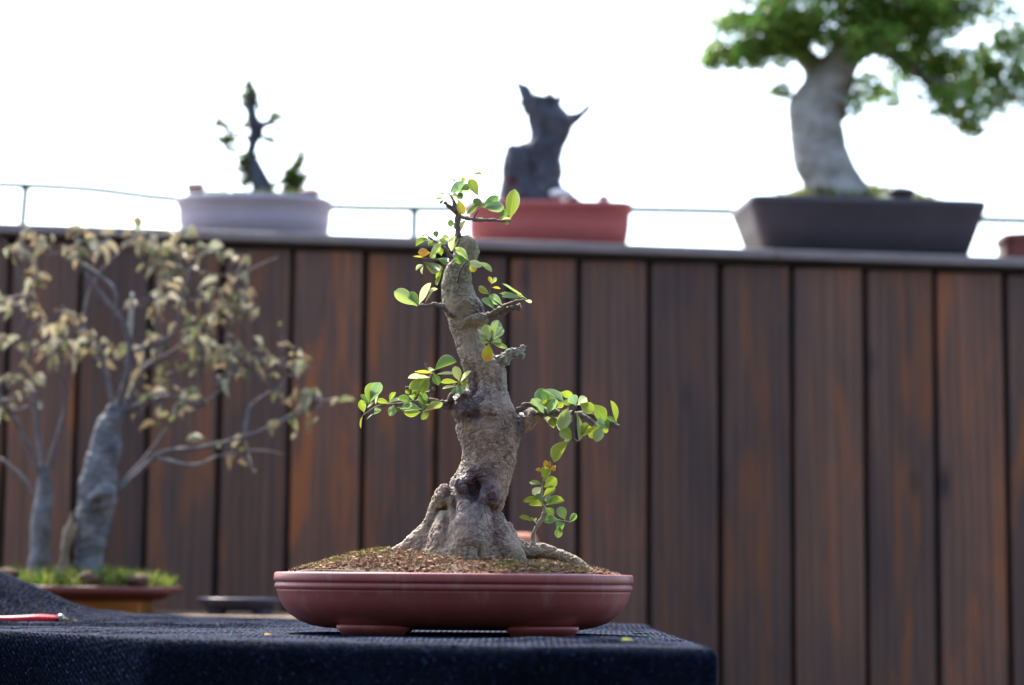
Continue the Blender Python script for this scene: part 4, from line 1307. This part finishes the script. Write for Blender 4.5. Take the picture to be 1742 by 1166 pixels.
for cx, cy, cnt in clusters:
    dist, bi, near = min(((Vector((p.x, 0, p.z)) - Vector((B(cx, cy).x, 0, B(cx, cy).z))).length, i, p) for i, s in enumerate(br_samples) for p in s)
    end = B(cx, cy - 10, near.y - LY + rd.uniform(-.03, .01))
    mid = (near + end) / 2 + Vector((rd.uniform(-.006, .006), 0, 0.006))
    tips = [end]
    P = [near, mid, end, end + Vector((rd.uniform(-.014, .014), -.006, .010))]
    tubes = [tube(P, [2.2 * lu, 1.7 * lu, 1.3 * lu, 0.8 * lu], 6, 4)]
    paths = [smooth_path(P, [1] * 4, 5)[0][6:]]
    for _ in range(3):                    # fine forks
        q = end + Vector((rd.gauss(0, 26), rd.gauss(0, 30), rd.gauss(4, 20))) * lu
        Q = [mid + (end - mid) * rd.uniform(0.0, 0.7), (mid + q) / 2 + Vector((0, 0, .004)), q]
        tubes.append(tube(Q, [1.3 * lu, 1.0 * lu, 0.6 * lu], 5, 3))
        paths.append(smooth_path(Q, [1] * 3, 5)[0][4:])
    tw = put('twig', pydata(*merge(tubes)), M['branch_bark'], dry)
    for k in range(cnt * 3):
        path = rd.choice(paths)
        b = rd.choice(path) + Vector((rd.gauss(0, 2), rd.gauss(0, 3), rd.gauss(0, 2))) * lu
        big = k < cnt * 1.1 and n_leaf < 298
        L = (rd.uniform(17, 36) if big else rd.uniform(9, 20)) * lu
        an = rd.uniform(0, 2 * math.pi)
        d = Vector((math.cos(an) * 0.85, math.sin(an) * 0.7, rd.uniform(-1.1, 0.4))).normalized()
        c = rd.choice(dcol)
        kk = rd.uniform(0.5, 1.1)
        o = place_leaf(tw, dry, b, b + d * L, L * rd.uniform(0.14, 0.42), tuple(a_ * kk for a_ in c), DRY, rd, 0.42, 'leaf', rd.choice((0, 0, 0.5)))
        if big:
            n_leaf += 1
        else:                             # too small to pick apart: joined below
            m = Matrix.Translation(dry.location) @ o.matrix_basis if False else o.matrix_basis
            extra.append((o.data, m.copy(), tuple(a_ * kk for a_ in c)))
            bpy.data.objects.remove(o)
EV, EF, EC = [], [], []
for md, m, c in extra:
    o0 = len(EV)
    EV += [m @ q.co for q in md.vertices]
    EF += [tuple(i + o0 for i in pl.vertices) for pl in md.polygons]
    EC += [c] * len(md.vertices)
me = pydata(EV, EF)
color_attr(me, 'col', np.array(EC))
o = put('small_leaves', me, mat_vcol('small_dry_leaf', 0.55, 0.35, 0.35), dry)
o['kind'] = 'stuff'

# small dark pot beside it
sc_ = at(408, 1022, LY)
sz = at(408, 1018, LY - 0.05).z
spot = empty('small_dark_pot', (sc_.x, LY, BZ), 'small low dark glazed pot on the bench, between the grassy pot and the main pot', 'pot')
hh = sz - BZ - 0.008
put('body', oval_pot(sc_.x, LY, BZ + 0.008, 70 * lu, 0.05, [(0.02, 0), (0.012, 0.002), (0.006, hh * .55), (0.006, hh - 0.009), (0, hh - 0.008), (0, hh - 0.001), (0.002, hh), (0.008, hh), (0.01, hh - 0.006), (0.03, hh - 0.007)], 2.4, 48), M['blue_glaze'], spot)
for sx_ in (-1, 1):
    put('foot', oval_pot(sc_.x + sx_ * 38 * lu, LY, BZ + 0.0003, 16 * lu, 0.035, [(0.003, 0), (0, 0.004), (0, 0.0095)], 3, 24), M['blue_glaze'], spot)
# terracotta pot just showing behind the main trunk
tc_ = at(880, 912, 4.02)
tp = empty('terracotta_pot', (tc_.x, 4.02, BZ), 'upturned orange terracotta pot glimpsed behind the base of the main trunk', 'pot')
hh = at(880, 907, 4.02).z - BZ
put('body', oval_pot(tc_.x, 4.02, BZ, 0.052, 0.052, [(0.0, 0), (-0.003, 0.001), (-0.003, 0.022), (0, 0.023), (0.008, hh * .6), (0.014, hh - 0.012), (0.020, hh - 0.004), (0.030, hh)], 2.0, 40), M['terracotta'], tp)

# ------------------------------------------------------------------ pruning shears on the cloth
sy0 = on_table(90, 1063).y + 0.02
ST = TZ + 0.0065
sh = empty('pruning_shears', (at(60, 1064, sy0).x, sy0, ST), 'red-handled pruning shears lying on the cloth at the left edge', 'shears')


def shear_pt(px, dy, dz=0.0):
    p = at(px, 1064, sy0)
    return Vector((p.x, sy0 + dy, ST + dz))


for s in (0, 1):
    dy = -0.006 if s == 0 else 0.030
    v, f = tube([shear_pt(-105, dy * 1.3, 0), shear_pt(-60, dy * 1.7, .001), shear_pt(0, dy * 1.25, .001), shear_pt(30, dy, .001), shear_pt(62, dy * 0.6 + .003, .002), shear_pt(96, 0.006, .002)], [0.004, 0.005, 0.0046, 0.0056, 0.0065, 0.0048], 12, 5)
    put('handle', pydata(v, f), M['red_grip'], sh)
for s, ln in ((0, 134), (1, 142)):
    a_, b_ = shear_pt(92, 0.004 + s * 0.004, .003 + .0025 * s), shear_pt(ln, -0.006 + s * 0.012, -.002 + .0025 * s)
    c_ = shear_pt(110, 0.014 - s * 0.018, .003 + .0025 * s)
    V = [a_, c_, b_, shear_pt(98, -0.004 + s * 0.01, .003 + .0025 * s)]
    V += [q + Vector((0, 0, 0.0022)) for q in V]
    put('blade', pydata(V, [(3, 2, 1, 0), (4, 5, 6, 7), (0, 1, 5, 4), (1, 2, 6, 5), (2, 3, 7, 6), (3, 0, 4, 7)]), M['steel'], sh, False)
v, f = blob(shear_pt(102, 0.004, .007), (0.005, 0.005, 0.003))
put('pivot_bolt', pydata(v, f), M['steel'], sh)


# ------------------------------------------------------------------ pots on the fence
CY = 4.76
cu = mpp(CY)


def C(px, py, dy=0.0):
    return at(px, py, CY + dy)


def shelf_pot(name, xl, xr, ytop, hy, mat, label, flare, p=2.4, yaw=0.0, cy=CY, rim=0.008, group='pots standing on the fence top'):
    cf_ = cy - hy if p > 5 else cy
    c = at((xl + xr) / 2, ytop, cf_)
    c.z = at((xl + xr) / 2, ytop, cy - hy * 0.97).z
    z0 = cap_z(c.x) + 0.0006
    hx_ = (at(xr, ytop, cf_).x - at(xl, ytop, cf_).x) / 2
    r_ = empty(name, (c.x, cy, z0), label, 'pot', group)
    h = c.z - z0
    f0 = 0.012
    prof = [(flare + 0.01, f0), (flare, f0 + 0.003), (flare * 0.45, h * 0.55), (rim * 0.6, h - 0.016), (0.0, h - 0.014), (0, h - 0.001), (0.002, h), (0.012, h), (0.014, h - 0.008), (0.04, h - 0.009)]
    put('body', oval_pot(c.x, cy, z0, hx_, hy, prof, p, 80, yaw), mat, r_)
    Rz = Matrix.Rotation(yaw, 3, 'Z')
    for sx_ in (-1, 1):
        for sy_ in (-1, 1):
            q = Rz @ Vector((sx_ * (hx_ - flare) * 0.72, sy_ * (hy - flare) * 0.72, 0))
            put('foot', oval_pot(c.x + q.x, cy + q.y, z0, (hx_ - flare) * 0.2, (hy - flare) * 0.22, [(0.003, 0), (0, 0.004), (0, 0.016)], 4, 20, yaw), mat, r_)
    return c, hx_


gc, ghx = shelf_pot('grey_pot', 302, 567, 329, 0.11, M['grey_clay'], 'lavender-grey oval pot on the fence top, leftmost of the pots there', 0.012, 2.8)
rc, rhx = shelf_pot('red_pot', 792, 1078, 341, 0.11, M['red_clay'], 'red rectangular pot on the fence top with the dark jagged stump', 0.012, 7.0, 0.02)
kc, khx = shelf_pot('black_pot', 1266, 1680, 336, 0.125, M['black_clay'], 'large dark flared rectangular pot on the fence top under the leafy green bonsai', 0.034, 14.0, rad(5.5), rim=0.002)
fc, fhx = shelf_pot('purple_pot', 1699, 1830, 396, 0.07, M['brown_clay'], 'small purple-brown pot on the fence top cut off by the right edge', 0.008, 5.0)


def top_soil(c, hx_, hy, cols, count, label, hump, rnd_, name, hmin=0.006, hmax=0.018, yaw=0.0, p=2.4):
    me_ = grass_mesh(0, 0, 0, hx_, hy, count, hmin, hmax, cols, rnd_, p, 0.0022, hump)
    base_v = []
    me_.transform(Matrix.Translation((c.x, CY, c.z - 0.008)) @ Matrix.Rotation(yaw, 4, 'Z'))
    return tag(put(name, me_, M['foliage'], None, False), label, 'moss', None, 'stuff')


top_soil(gc, ghx - 0.016, 0.09, [(0.14, 0.22, 0.05), (0.22, 0.18, 0.08), (0.20, 0.28, 0.06)], 2600, 'patchy green moss in the lavender-grey pot on the fence', 0.014, rg, 'moss', 0.010, 0.03, p=2.8)
top_soil(kc, khx - 0.03, 0.095, [(0.16, 0.26, 0.04), (0.24, 0.30, 0.06), (0.22, 0.20, 0.07), (0.10, 0.07, 0.05)], 2600, 'yellow-green moss mound under the leafy bonsai in the dark pot', 0.046, rg, 'moss', 0.010, 0.026, yaw=rad(5.5))
top_soil(rc, rhx - 0.02, 0.09, [(0.10, 0.07, 0.05), (0.14, 0.10, 0.07), (0.12, 0.14, 0.05)], 1200, 'dark thin moss around the stump in the red pot', 0.006, rg, 'moss', 0.003, 0.008, 0.02, 4)

# stump
parts = [loft_rows([(350, 846, 958), (330, 848, 956), (312, 851, 955), (292, 856, 957), (272, 862, 954), (258, 868, 958), (248, 876, 962), (238, 900, 968), (222, 903, 974), (206, 901, 976), (192, 898, 966), (182, 894, 958), (172, 893, 954), (164, 897, 950)], CY, 0.8, 28),
         tube([C(930, 215), C(968, 208), C(984, 196), C(998, 184), C(1006, 174)], [22 * cu, 15 * cu, 9 * cu, 5 * cu, 1.5 * cu], 10, 4),
         tube([C(905, 190), C(897, 165), C(886, 150), C(876, 138), C(872, 124)], [17 * cu, 15 * cu, 9 * cu, 4 * cu, 1 * cu], 10, 4),
         tube([C(925, 180), C(934, 168), C(930, 158)], [17 * cu, 13 * cu, 7 * cu], 10, 4), tube([C(944, 185, .02), C(950, 170, .02), C(956, 162, .02)], [12 * cu, 8 * cu, 3 * cu], 10, 4),
         tube([C(905, 185), C(893, 180), C(880, 176)], [10 * cu, 5 * cu, 1.5 * cu], 8, 3),
         blob(C(872, 285, -.03), (20 * cu, .03, 42 * cu)), tube([C(940, 318, -.03), C(965, 332, -.05), C(990, 345, -.06)], [14 * cu, 9 * cu, 5 * cu], 10, 4)]
sm = union(parts, 0.003, 2)


def stump_d(c, n_):
    d = 0.006 * noise.noise(Vector((c.x * 45, c.y * 45, c.z * 12))) + 0.003 * noise.noise(c * 70)
    for px, py, rx, ry, dp in ((905, 300, 14, 26, .02), (935, 178, 16, 12, .018), (925, 250, 6, 40, .008), (898, 262, 5, 30, .01)):
        q = C(px, py)
        e = ((c.x - q.x) / (rx * cu)) ** 2 + ((c.z - q.z) / (ry * cu)) ** 2
        if e < 4 and n_.y < 0.2: d -= dp * math.exp(-e)
    return d


displace(sm, stump_d)
stump = empty('jagged_stump', C(905, 350), 'dark hollow jagged tree stump in the red pot on the fence', 'stump')
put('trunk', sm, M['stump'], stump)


def leaf_cloud(items, rnd_, size, cols, flat=0.0, clump=None):
    """items: (centre, radii, count); returns mesh of small two-triangle pointed leaves"""
    V, F, Cc = [], [], []
    for ctr, rr, cnt in items:
        clumps = []
        if clump:
            for _ in range(clump):
                while True:
                    q = Vector((rnd_.uniform(-1, 1), rnd_.uniform(-1, 1), rnd_.uniform(-1, 1)))
                    if q.length < 1: break
                clumps.append((q, rnd_.uniform(0.7, 1.3)))
        for _ in range(cnt):
            if clumps:
                q, tint = rnd_.choice(clumps)
                q = q + Vector((rnd_.gauss(0, .16), rnd_.gauss(0, .16), rnd_.gauss(0, .14)))
            else:
                q, tint = Vector((rnd_.gauss(0, .5), rnd_.gauss(0, .5), rnd_.gauss(0, .5))), 1
            p_ = Vector(ctr) + Vector((q.x * rr[0], q.y * rr[1], q.z * rr[2]))
            d = Vector((rnd_.gauss(0, 1), rnd_.gauss(0, 1), rnd_.gauss(0, .7))).normalized()
            nn = Vector((rnd_.gauss(0, .7), rnd_.gauss(0, .7), 1)).normalized()
            s = d.cross(nn).normalized()
            L = size * rnd_.uniform(0.7, 1.3)
            c = np.array(rnd_.choice(cols)) * rnd_.uniform(0.75, 1.25) * tint
            o_ = len(V)
            V += [p_, p_ + d * L * .5 + s * L * .3, p_ + d * L, p_ + d * L * .5 - s * L * .3 + nn * L * .06]
            F += [(o_, o_ + 1, o_ + 2), (o_, o_ + 2, o_ + 3)]
            Cc += [c] * 4
    me_ = pydata(V, F)
    color_attr(me_, 'col', np.array(Cc))
    return me_


GREENS = [(0.12, 0.29, 0.035), (0.15, 0.32, 0.04), (0.08, 0.20, 0.03), (0.18, 0.32, 0.05), (0.24, 0.30, 0.06), (0.32, 0.30, 0.07)]
rl = random.Random(31)
v1 = tube([C(895, 180), C(860, 172, -.01), C(830, 165, -.02), C(806, 152, -.02)], [2.5 * cu, 1.8 * cu, 1.4 * cu, 1 * cu], 6, 4)
put('sprout', pydata(*v1), M['dark_bark'], stump)
o = put('foliage', leaf_cloud([(C(806, 152, -.02), (7 * cu, .006, 4 * cu), 10), (C(850, 172, -.01), (12 * cu, .006, 4 * cu), 8), (C(874, 120), (6 * cu, .006, 7 * cu), 8)], rl, 0.008, GREENS), M['foliage'], stump, False)
o['kind'] = 'stuff'
c = C(955, 331, -.085)
v, f = blob(c, (21 * cu, .018, 9 * cu))
tag(put('white_stone', pydata([q + (q - c) * .2 * noise.noise(q * 60) for q in v], f), M['white_stone']), 'white stone at the foot of the jagged stump in the red pot', 'stone')
c = C(1027, 340, -.085)
tag(put('clay_block', box_mesh(c, (19 * cu, .02, 15 * cu), Matrix.Rotation(.1, 3, 'Y'), .003), M['pink_stone'], None, False), 'small pinkish clay block on the right end of the red pot', 'block')
c = C(333, 320, -.05)
tag(put('clay_block', box_mesh(c, (30 * cu, .03, 16 * cu), Matrix.Rotation(-.06, 3, 'Y'), .004), M['pink_stone'], None, False), 'pinkish-brown clay block at the left end of the lavender-grey pot', 'block')
c = C(528, 328, -.06)
v, f = blob(c, (20 * cu, .02, 7 * cu))
tag(put('stone', pydata(v, f), M['pink_stone']), 'flat brownish stone at the right end of the lavender-grey pot', 'stone')
c = C(1532, 328, -.07)
v, f = blob(c, (24 * cu, .02, 10 * cu))
tag(put('stone', pydata([q + (q - c) * .3 * noise.noise(q * 60) for q in v], f), M['black_clay']), 'dark stone lying right of the moss mound in the dark rectangular pot', 'stone')

# small sparse bonsai in the grey pot
sb = empty('sparse_bonsai', C(440, 330), 'small sparse bonsai with an S-curved dark trunk in the lavender-grey pot', 'bonsai')
parts = [tube([C(448, 336), C(444, 312), C(436, 290), C(427, 268), C(430, 245), C(437, 222), C(430, 200), C(426, 180), C(424, 160), C(426, 146)], [k * cu for k in (22, 18, 14, 10, 10, 14, 11, 10, 7, 3)], 14, 5),
         tube([C(436, 218), C(452, 211), C(466, 204), C(472, 198)], [8 * cu, 7 * cu, 6 * cu, 2 * cu], 10, 4),
         tube([C(428, 245), C(416, 232), C(402, 226), C(392, 236)], [4 * cu, 4 * cu, 4 * cu, 2 * cu], 8, 4), tube([C(428, 190), C(418, 176), C(414, 170)], [5 * cu, 4 * cu, 2 * cu], 8, 4)]
bm_ = union(parts, 0.0025, 2)
displace(bm_, lambda c, n_: 0.003 * noise.noise(c * 60))
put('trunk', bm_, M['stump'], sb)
for pts in ([(400, 228), (384, 214), (366, 210)], [(426, 160), (422, 145), (424, 130)], [(392, 236), (384, 250), (392, 262)], [(440, 232), (458, 238), (468, 236)], [(452, 320), (490, 300), (512, 275), (515, 262)], [(424, 300), (412, 286), (404, 272)]):
    v, f = tube([C(x, y, -.005 * i) for i, (x, y) in enumerate(pts)], [4.2 * cu] * (len(pts) - 1) + [2.6 * cu], 6, 4)
    put('branch', pydata(v, f), M['dark_bark'], sb)
items = [(C(x, y), (rx * cu, .012, ry * cu), n_) for x, y, rx, ry, n_ in ((372, 211, 16, 6, 12), (386, 238, 14, 8, 18), (394, 254, 8, 8, 8), (418, 272, 12, 14, 20), (420, 300, 14, 18, 30), (425, 210, 14, 12, 20), (424, 165, 14, 18, 30), (425, 140, 8, 8, 8), (468, 200, 12, 8, 16), (460, 237, 10, 5, 8),
                                                                        (502, 300, 22, 18, 60), (498, 318, 20, 10, 40), (512, 265, 12, 8, 10), (470, 222, 8, 5, 6))]
o = put('foliage', leaf_cloud([(a_, b_, int(n_ * 3.2)) for a_, b_, n_ in items], rl, 0.019, [(0.09, 0.15, 0.03), (0.14, 0.18, 0.04), (0.18, 0.14, 0.06), (0.12, 0.19, 0.035)]), M['foliage'], sb, False)
o['kind'] = 'stuff'

# leafy bonsai in the dark pot
lb = empty('leafy_bonsai', C(1425, 330), 'large leafy green bonsai with a thick pale trunk in the dark rectangular pot', 'bonsai')
parts = [loft_rows([(345, 1360, 1492), (330, 1362, 1486), (318, 1364, 1478), (305, 1360, 1470), (290, 1352, 1462), (275, 1348, 1453), (255, 1345, 1444), (235, 1342, 1438), (215, 1339, 1435), (195, 1338, 1430), (175, 1342, 1432), (155, 1352, 1440), (140, 1362, 1446), (128, 1368, 1448)], CY, 0.85, 28)]
LIMBS = (([(1404, 190), (1410, 150), (1425, 115), (1455, 80), (1500, 55), (1560, 40), (1640, 20)], (40, 40, 36, 32, 28, 20, 10)), ([(1400, 165), (1385, 115), (1350, 80), (1290, 70), (1230, 90)], (34, 22, 15, 10, 5)), ([(1500, 55), (1480, 0), (1440, -70), (1430, -150)], (26, 22, 16, 8)),
         ([(1490, 60), (1540, 110), (1600, 140), (1670, 150)], (18, 13, 9, 4)))
SPRAYS = (([(1560, 120), (1610, 180), (1650, 220)], (8, 6, 3)), ([(1540, 40), (1600, -20), (1660, -90)], (14, 10, 5)), ([(1380, 105), (1340, 30), (1300, -20)], (14, 9, 5)), ([(1420, 170), (1450, 165), (1480, 150)], (8, 5, 3)), ([(1355, 165), (1335, 160), (1322, 152)], (6, 4, 2)))
for pts, ws in LIMBS:
    parts.append(tube([C(x, y, .02 * math.sin(i * 1.7)) for i, (x, y) in enumerate(pts)], [w * cu for w in ws], 12, 4, 0.2, 25))
bt = union(parts, 0.004, 3)
displace(bt, lambda c, n_: 0.006 * noise.noise(c * 22) + 0.003 * noise.noise(c * 60))
put('trunk', bt, M['pale_bark'], lb)
for pts, ws in SPRAYS:
    v, f = tube([C(x, y, .02 * math.sin(i * 1.7)) for i, (x, y) in enumerate(pts)], [w * cu for w in ws], 10, 4, 0.2, 25)
    put('branch', pydata(v, f), M['dark_bark'], lb)
lobes = [(1300, 60, 85, 42, 1500), (1218, 100, 30, 26, 260), (1270, 95, 40, 24, 330), (1390, 30, 100, 55, 1500), (1340, 90, 40, 26, 300), (1500, 10, 90, 40, 1200), (1590, 25, 80, 40, 900), (1560, 105, 55, 38, 600), (1630, 120, 70, 48, 850), (1705, 110, 45, 45, 420), (1620, 175, 60, 34, 500), (1650, 212, 34, 22, 180),
         (1690, 175, 40, 28, 220), (1470, 150, 32, 26, 200), (1325, 155, 20, 16, 90), (1455, 185, 20, 14, 60), (1725, 60, 45, 35, 260), (1735, 150, 40, 40, 260), (1580, 60, 60, 30, 300), (1440, 75, 50, 34, 260), (1500, 70, 45, 30, 220), (1520, 165, 36, 22, 120), (1770, 130, 50, 60, 300), (1680, 10, 60, 30, 300), (1420, -70, 130, 60, 1600), (1560, -90, 120, 60, 1400), (1300, -40, 80, 50, 900), (1680, -60, 80, 50, 700)]
items = [(C(x, y, -.09 if (x, y) in ((1440, 75), (1500, 70)) else rl.uniform(-.05, .05)), (rx * cu, (rx + ry) * 0.5 * cu + .02, ry * cu), int(n_ * 2.4)) for x, y, rx, ry, n_ in lobes]
o = put('crown', leaf_cloud(items, rl, 0.0135, GREENS, clump=70), M['foliage'], lb, False)
o['kind'] = 'stuff'

# ------------------------------------------------------------------ litter on the cloth
for (px, py, L, col_, lab) in ((1078, 1092, 0.016, (0.30, 0.36, 0.10), 'small pale green leaf fallen on the cloth right of the main pot'), (463, 1079, 0.012, (0.50, 0.30, 0.12), 'small tan leaf scrap fallen on the cloth left of the main pot')):
    p_ = on_table(px, py, TZ + 0.002)
    q_ = cloth_point(p_.x, p_.y)
    o = bpy.data.objects.new('fallen_leaf', LEAVES[1])
    COL.objects.link(o)
    o.matrix_basis = Matrix.Translation((q_.x, q_.y, q_.z + 0.0015)) @ Matrix.Rotation(rad(65), 4, 'Z') @ Matrix.Rotation(rad(8), 4, 'Y') @ Matrix.Diagonal((L * 0.5, L, L, 1))
    o.color = (*col_, 1)
    tag(o, lab, 'leaf', 'leaves fallen on the cloth')
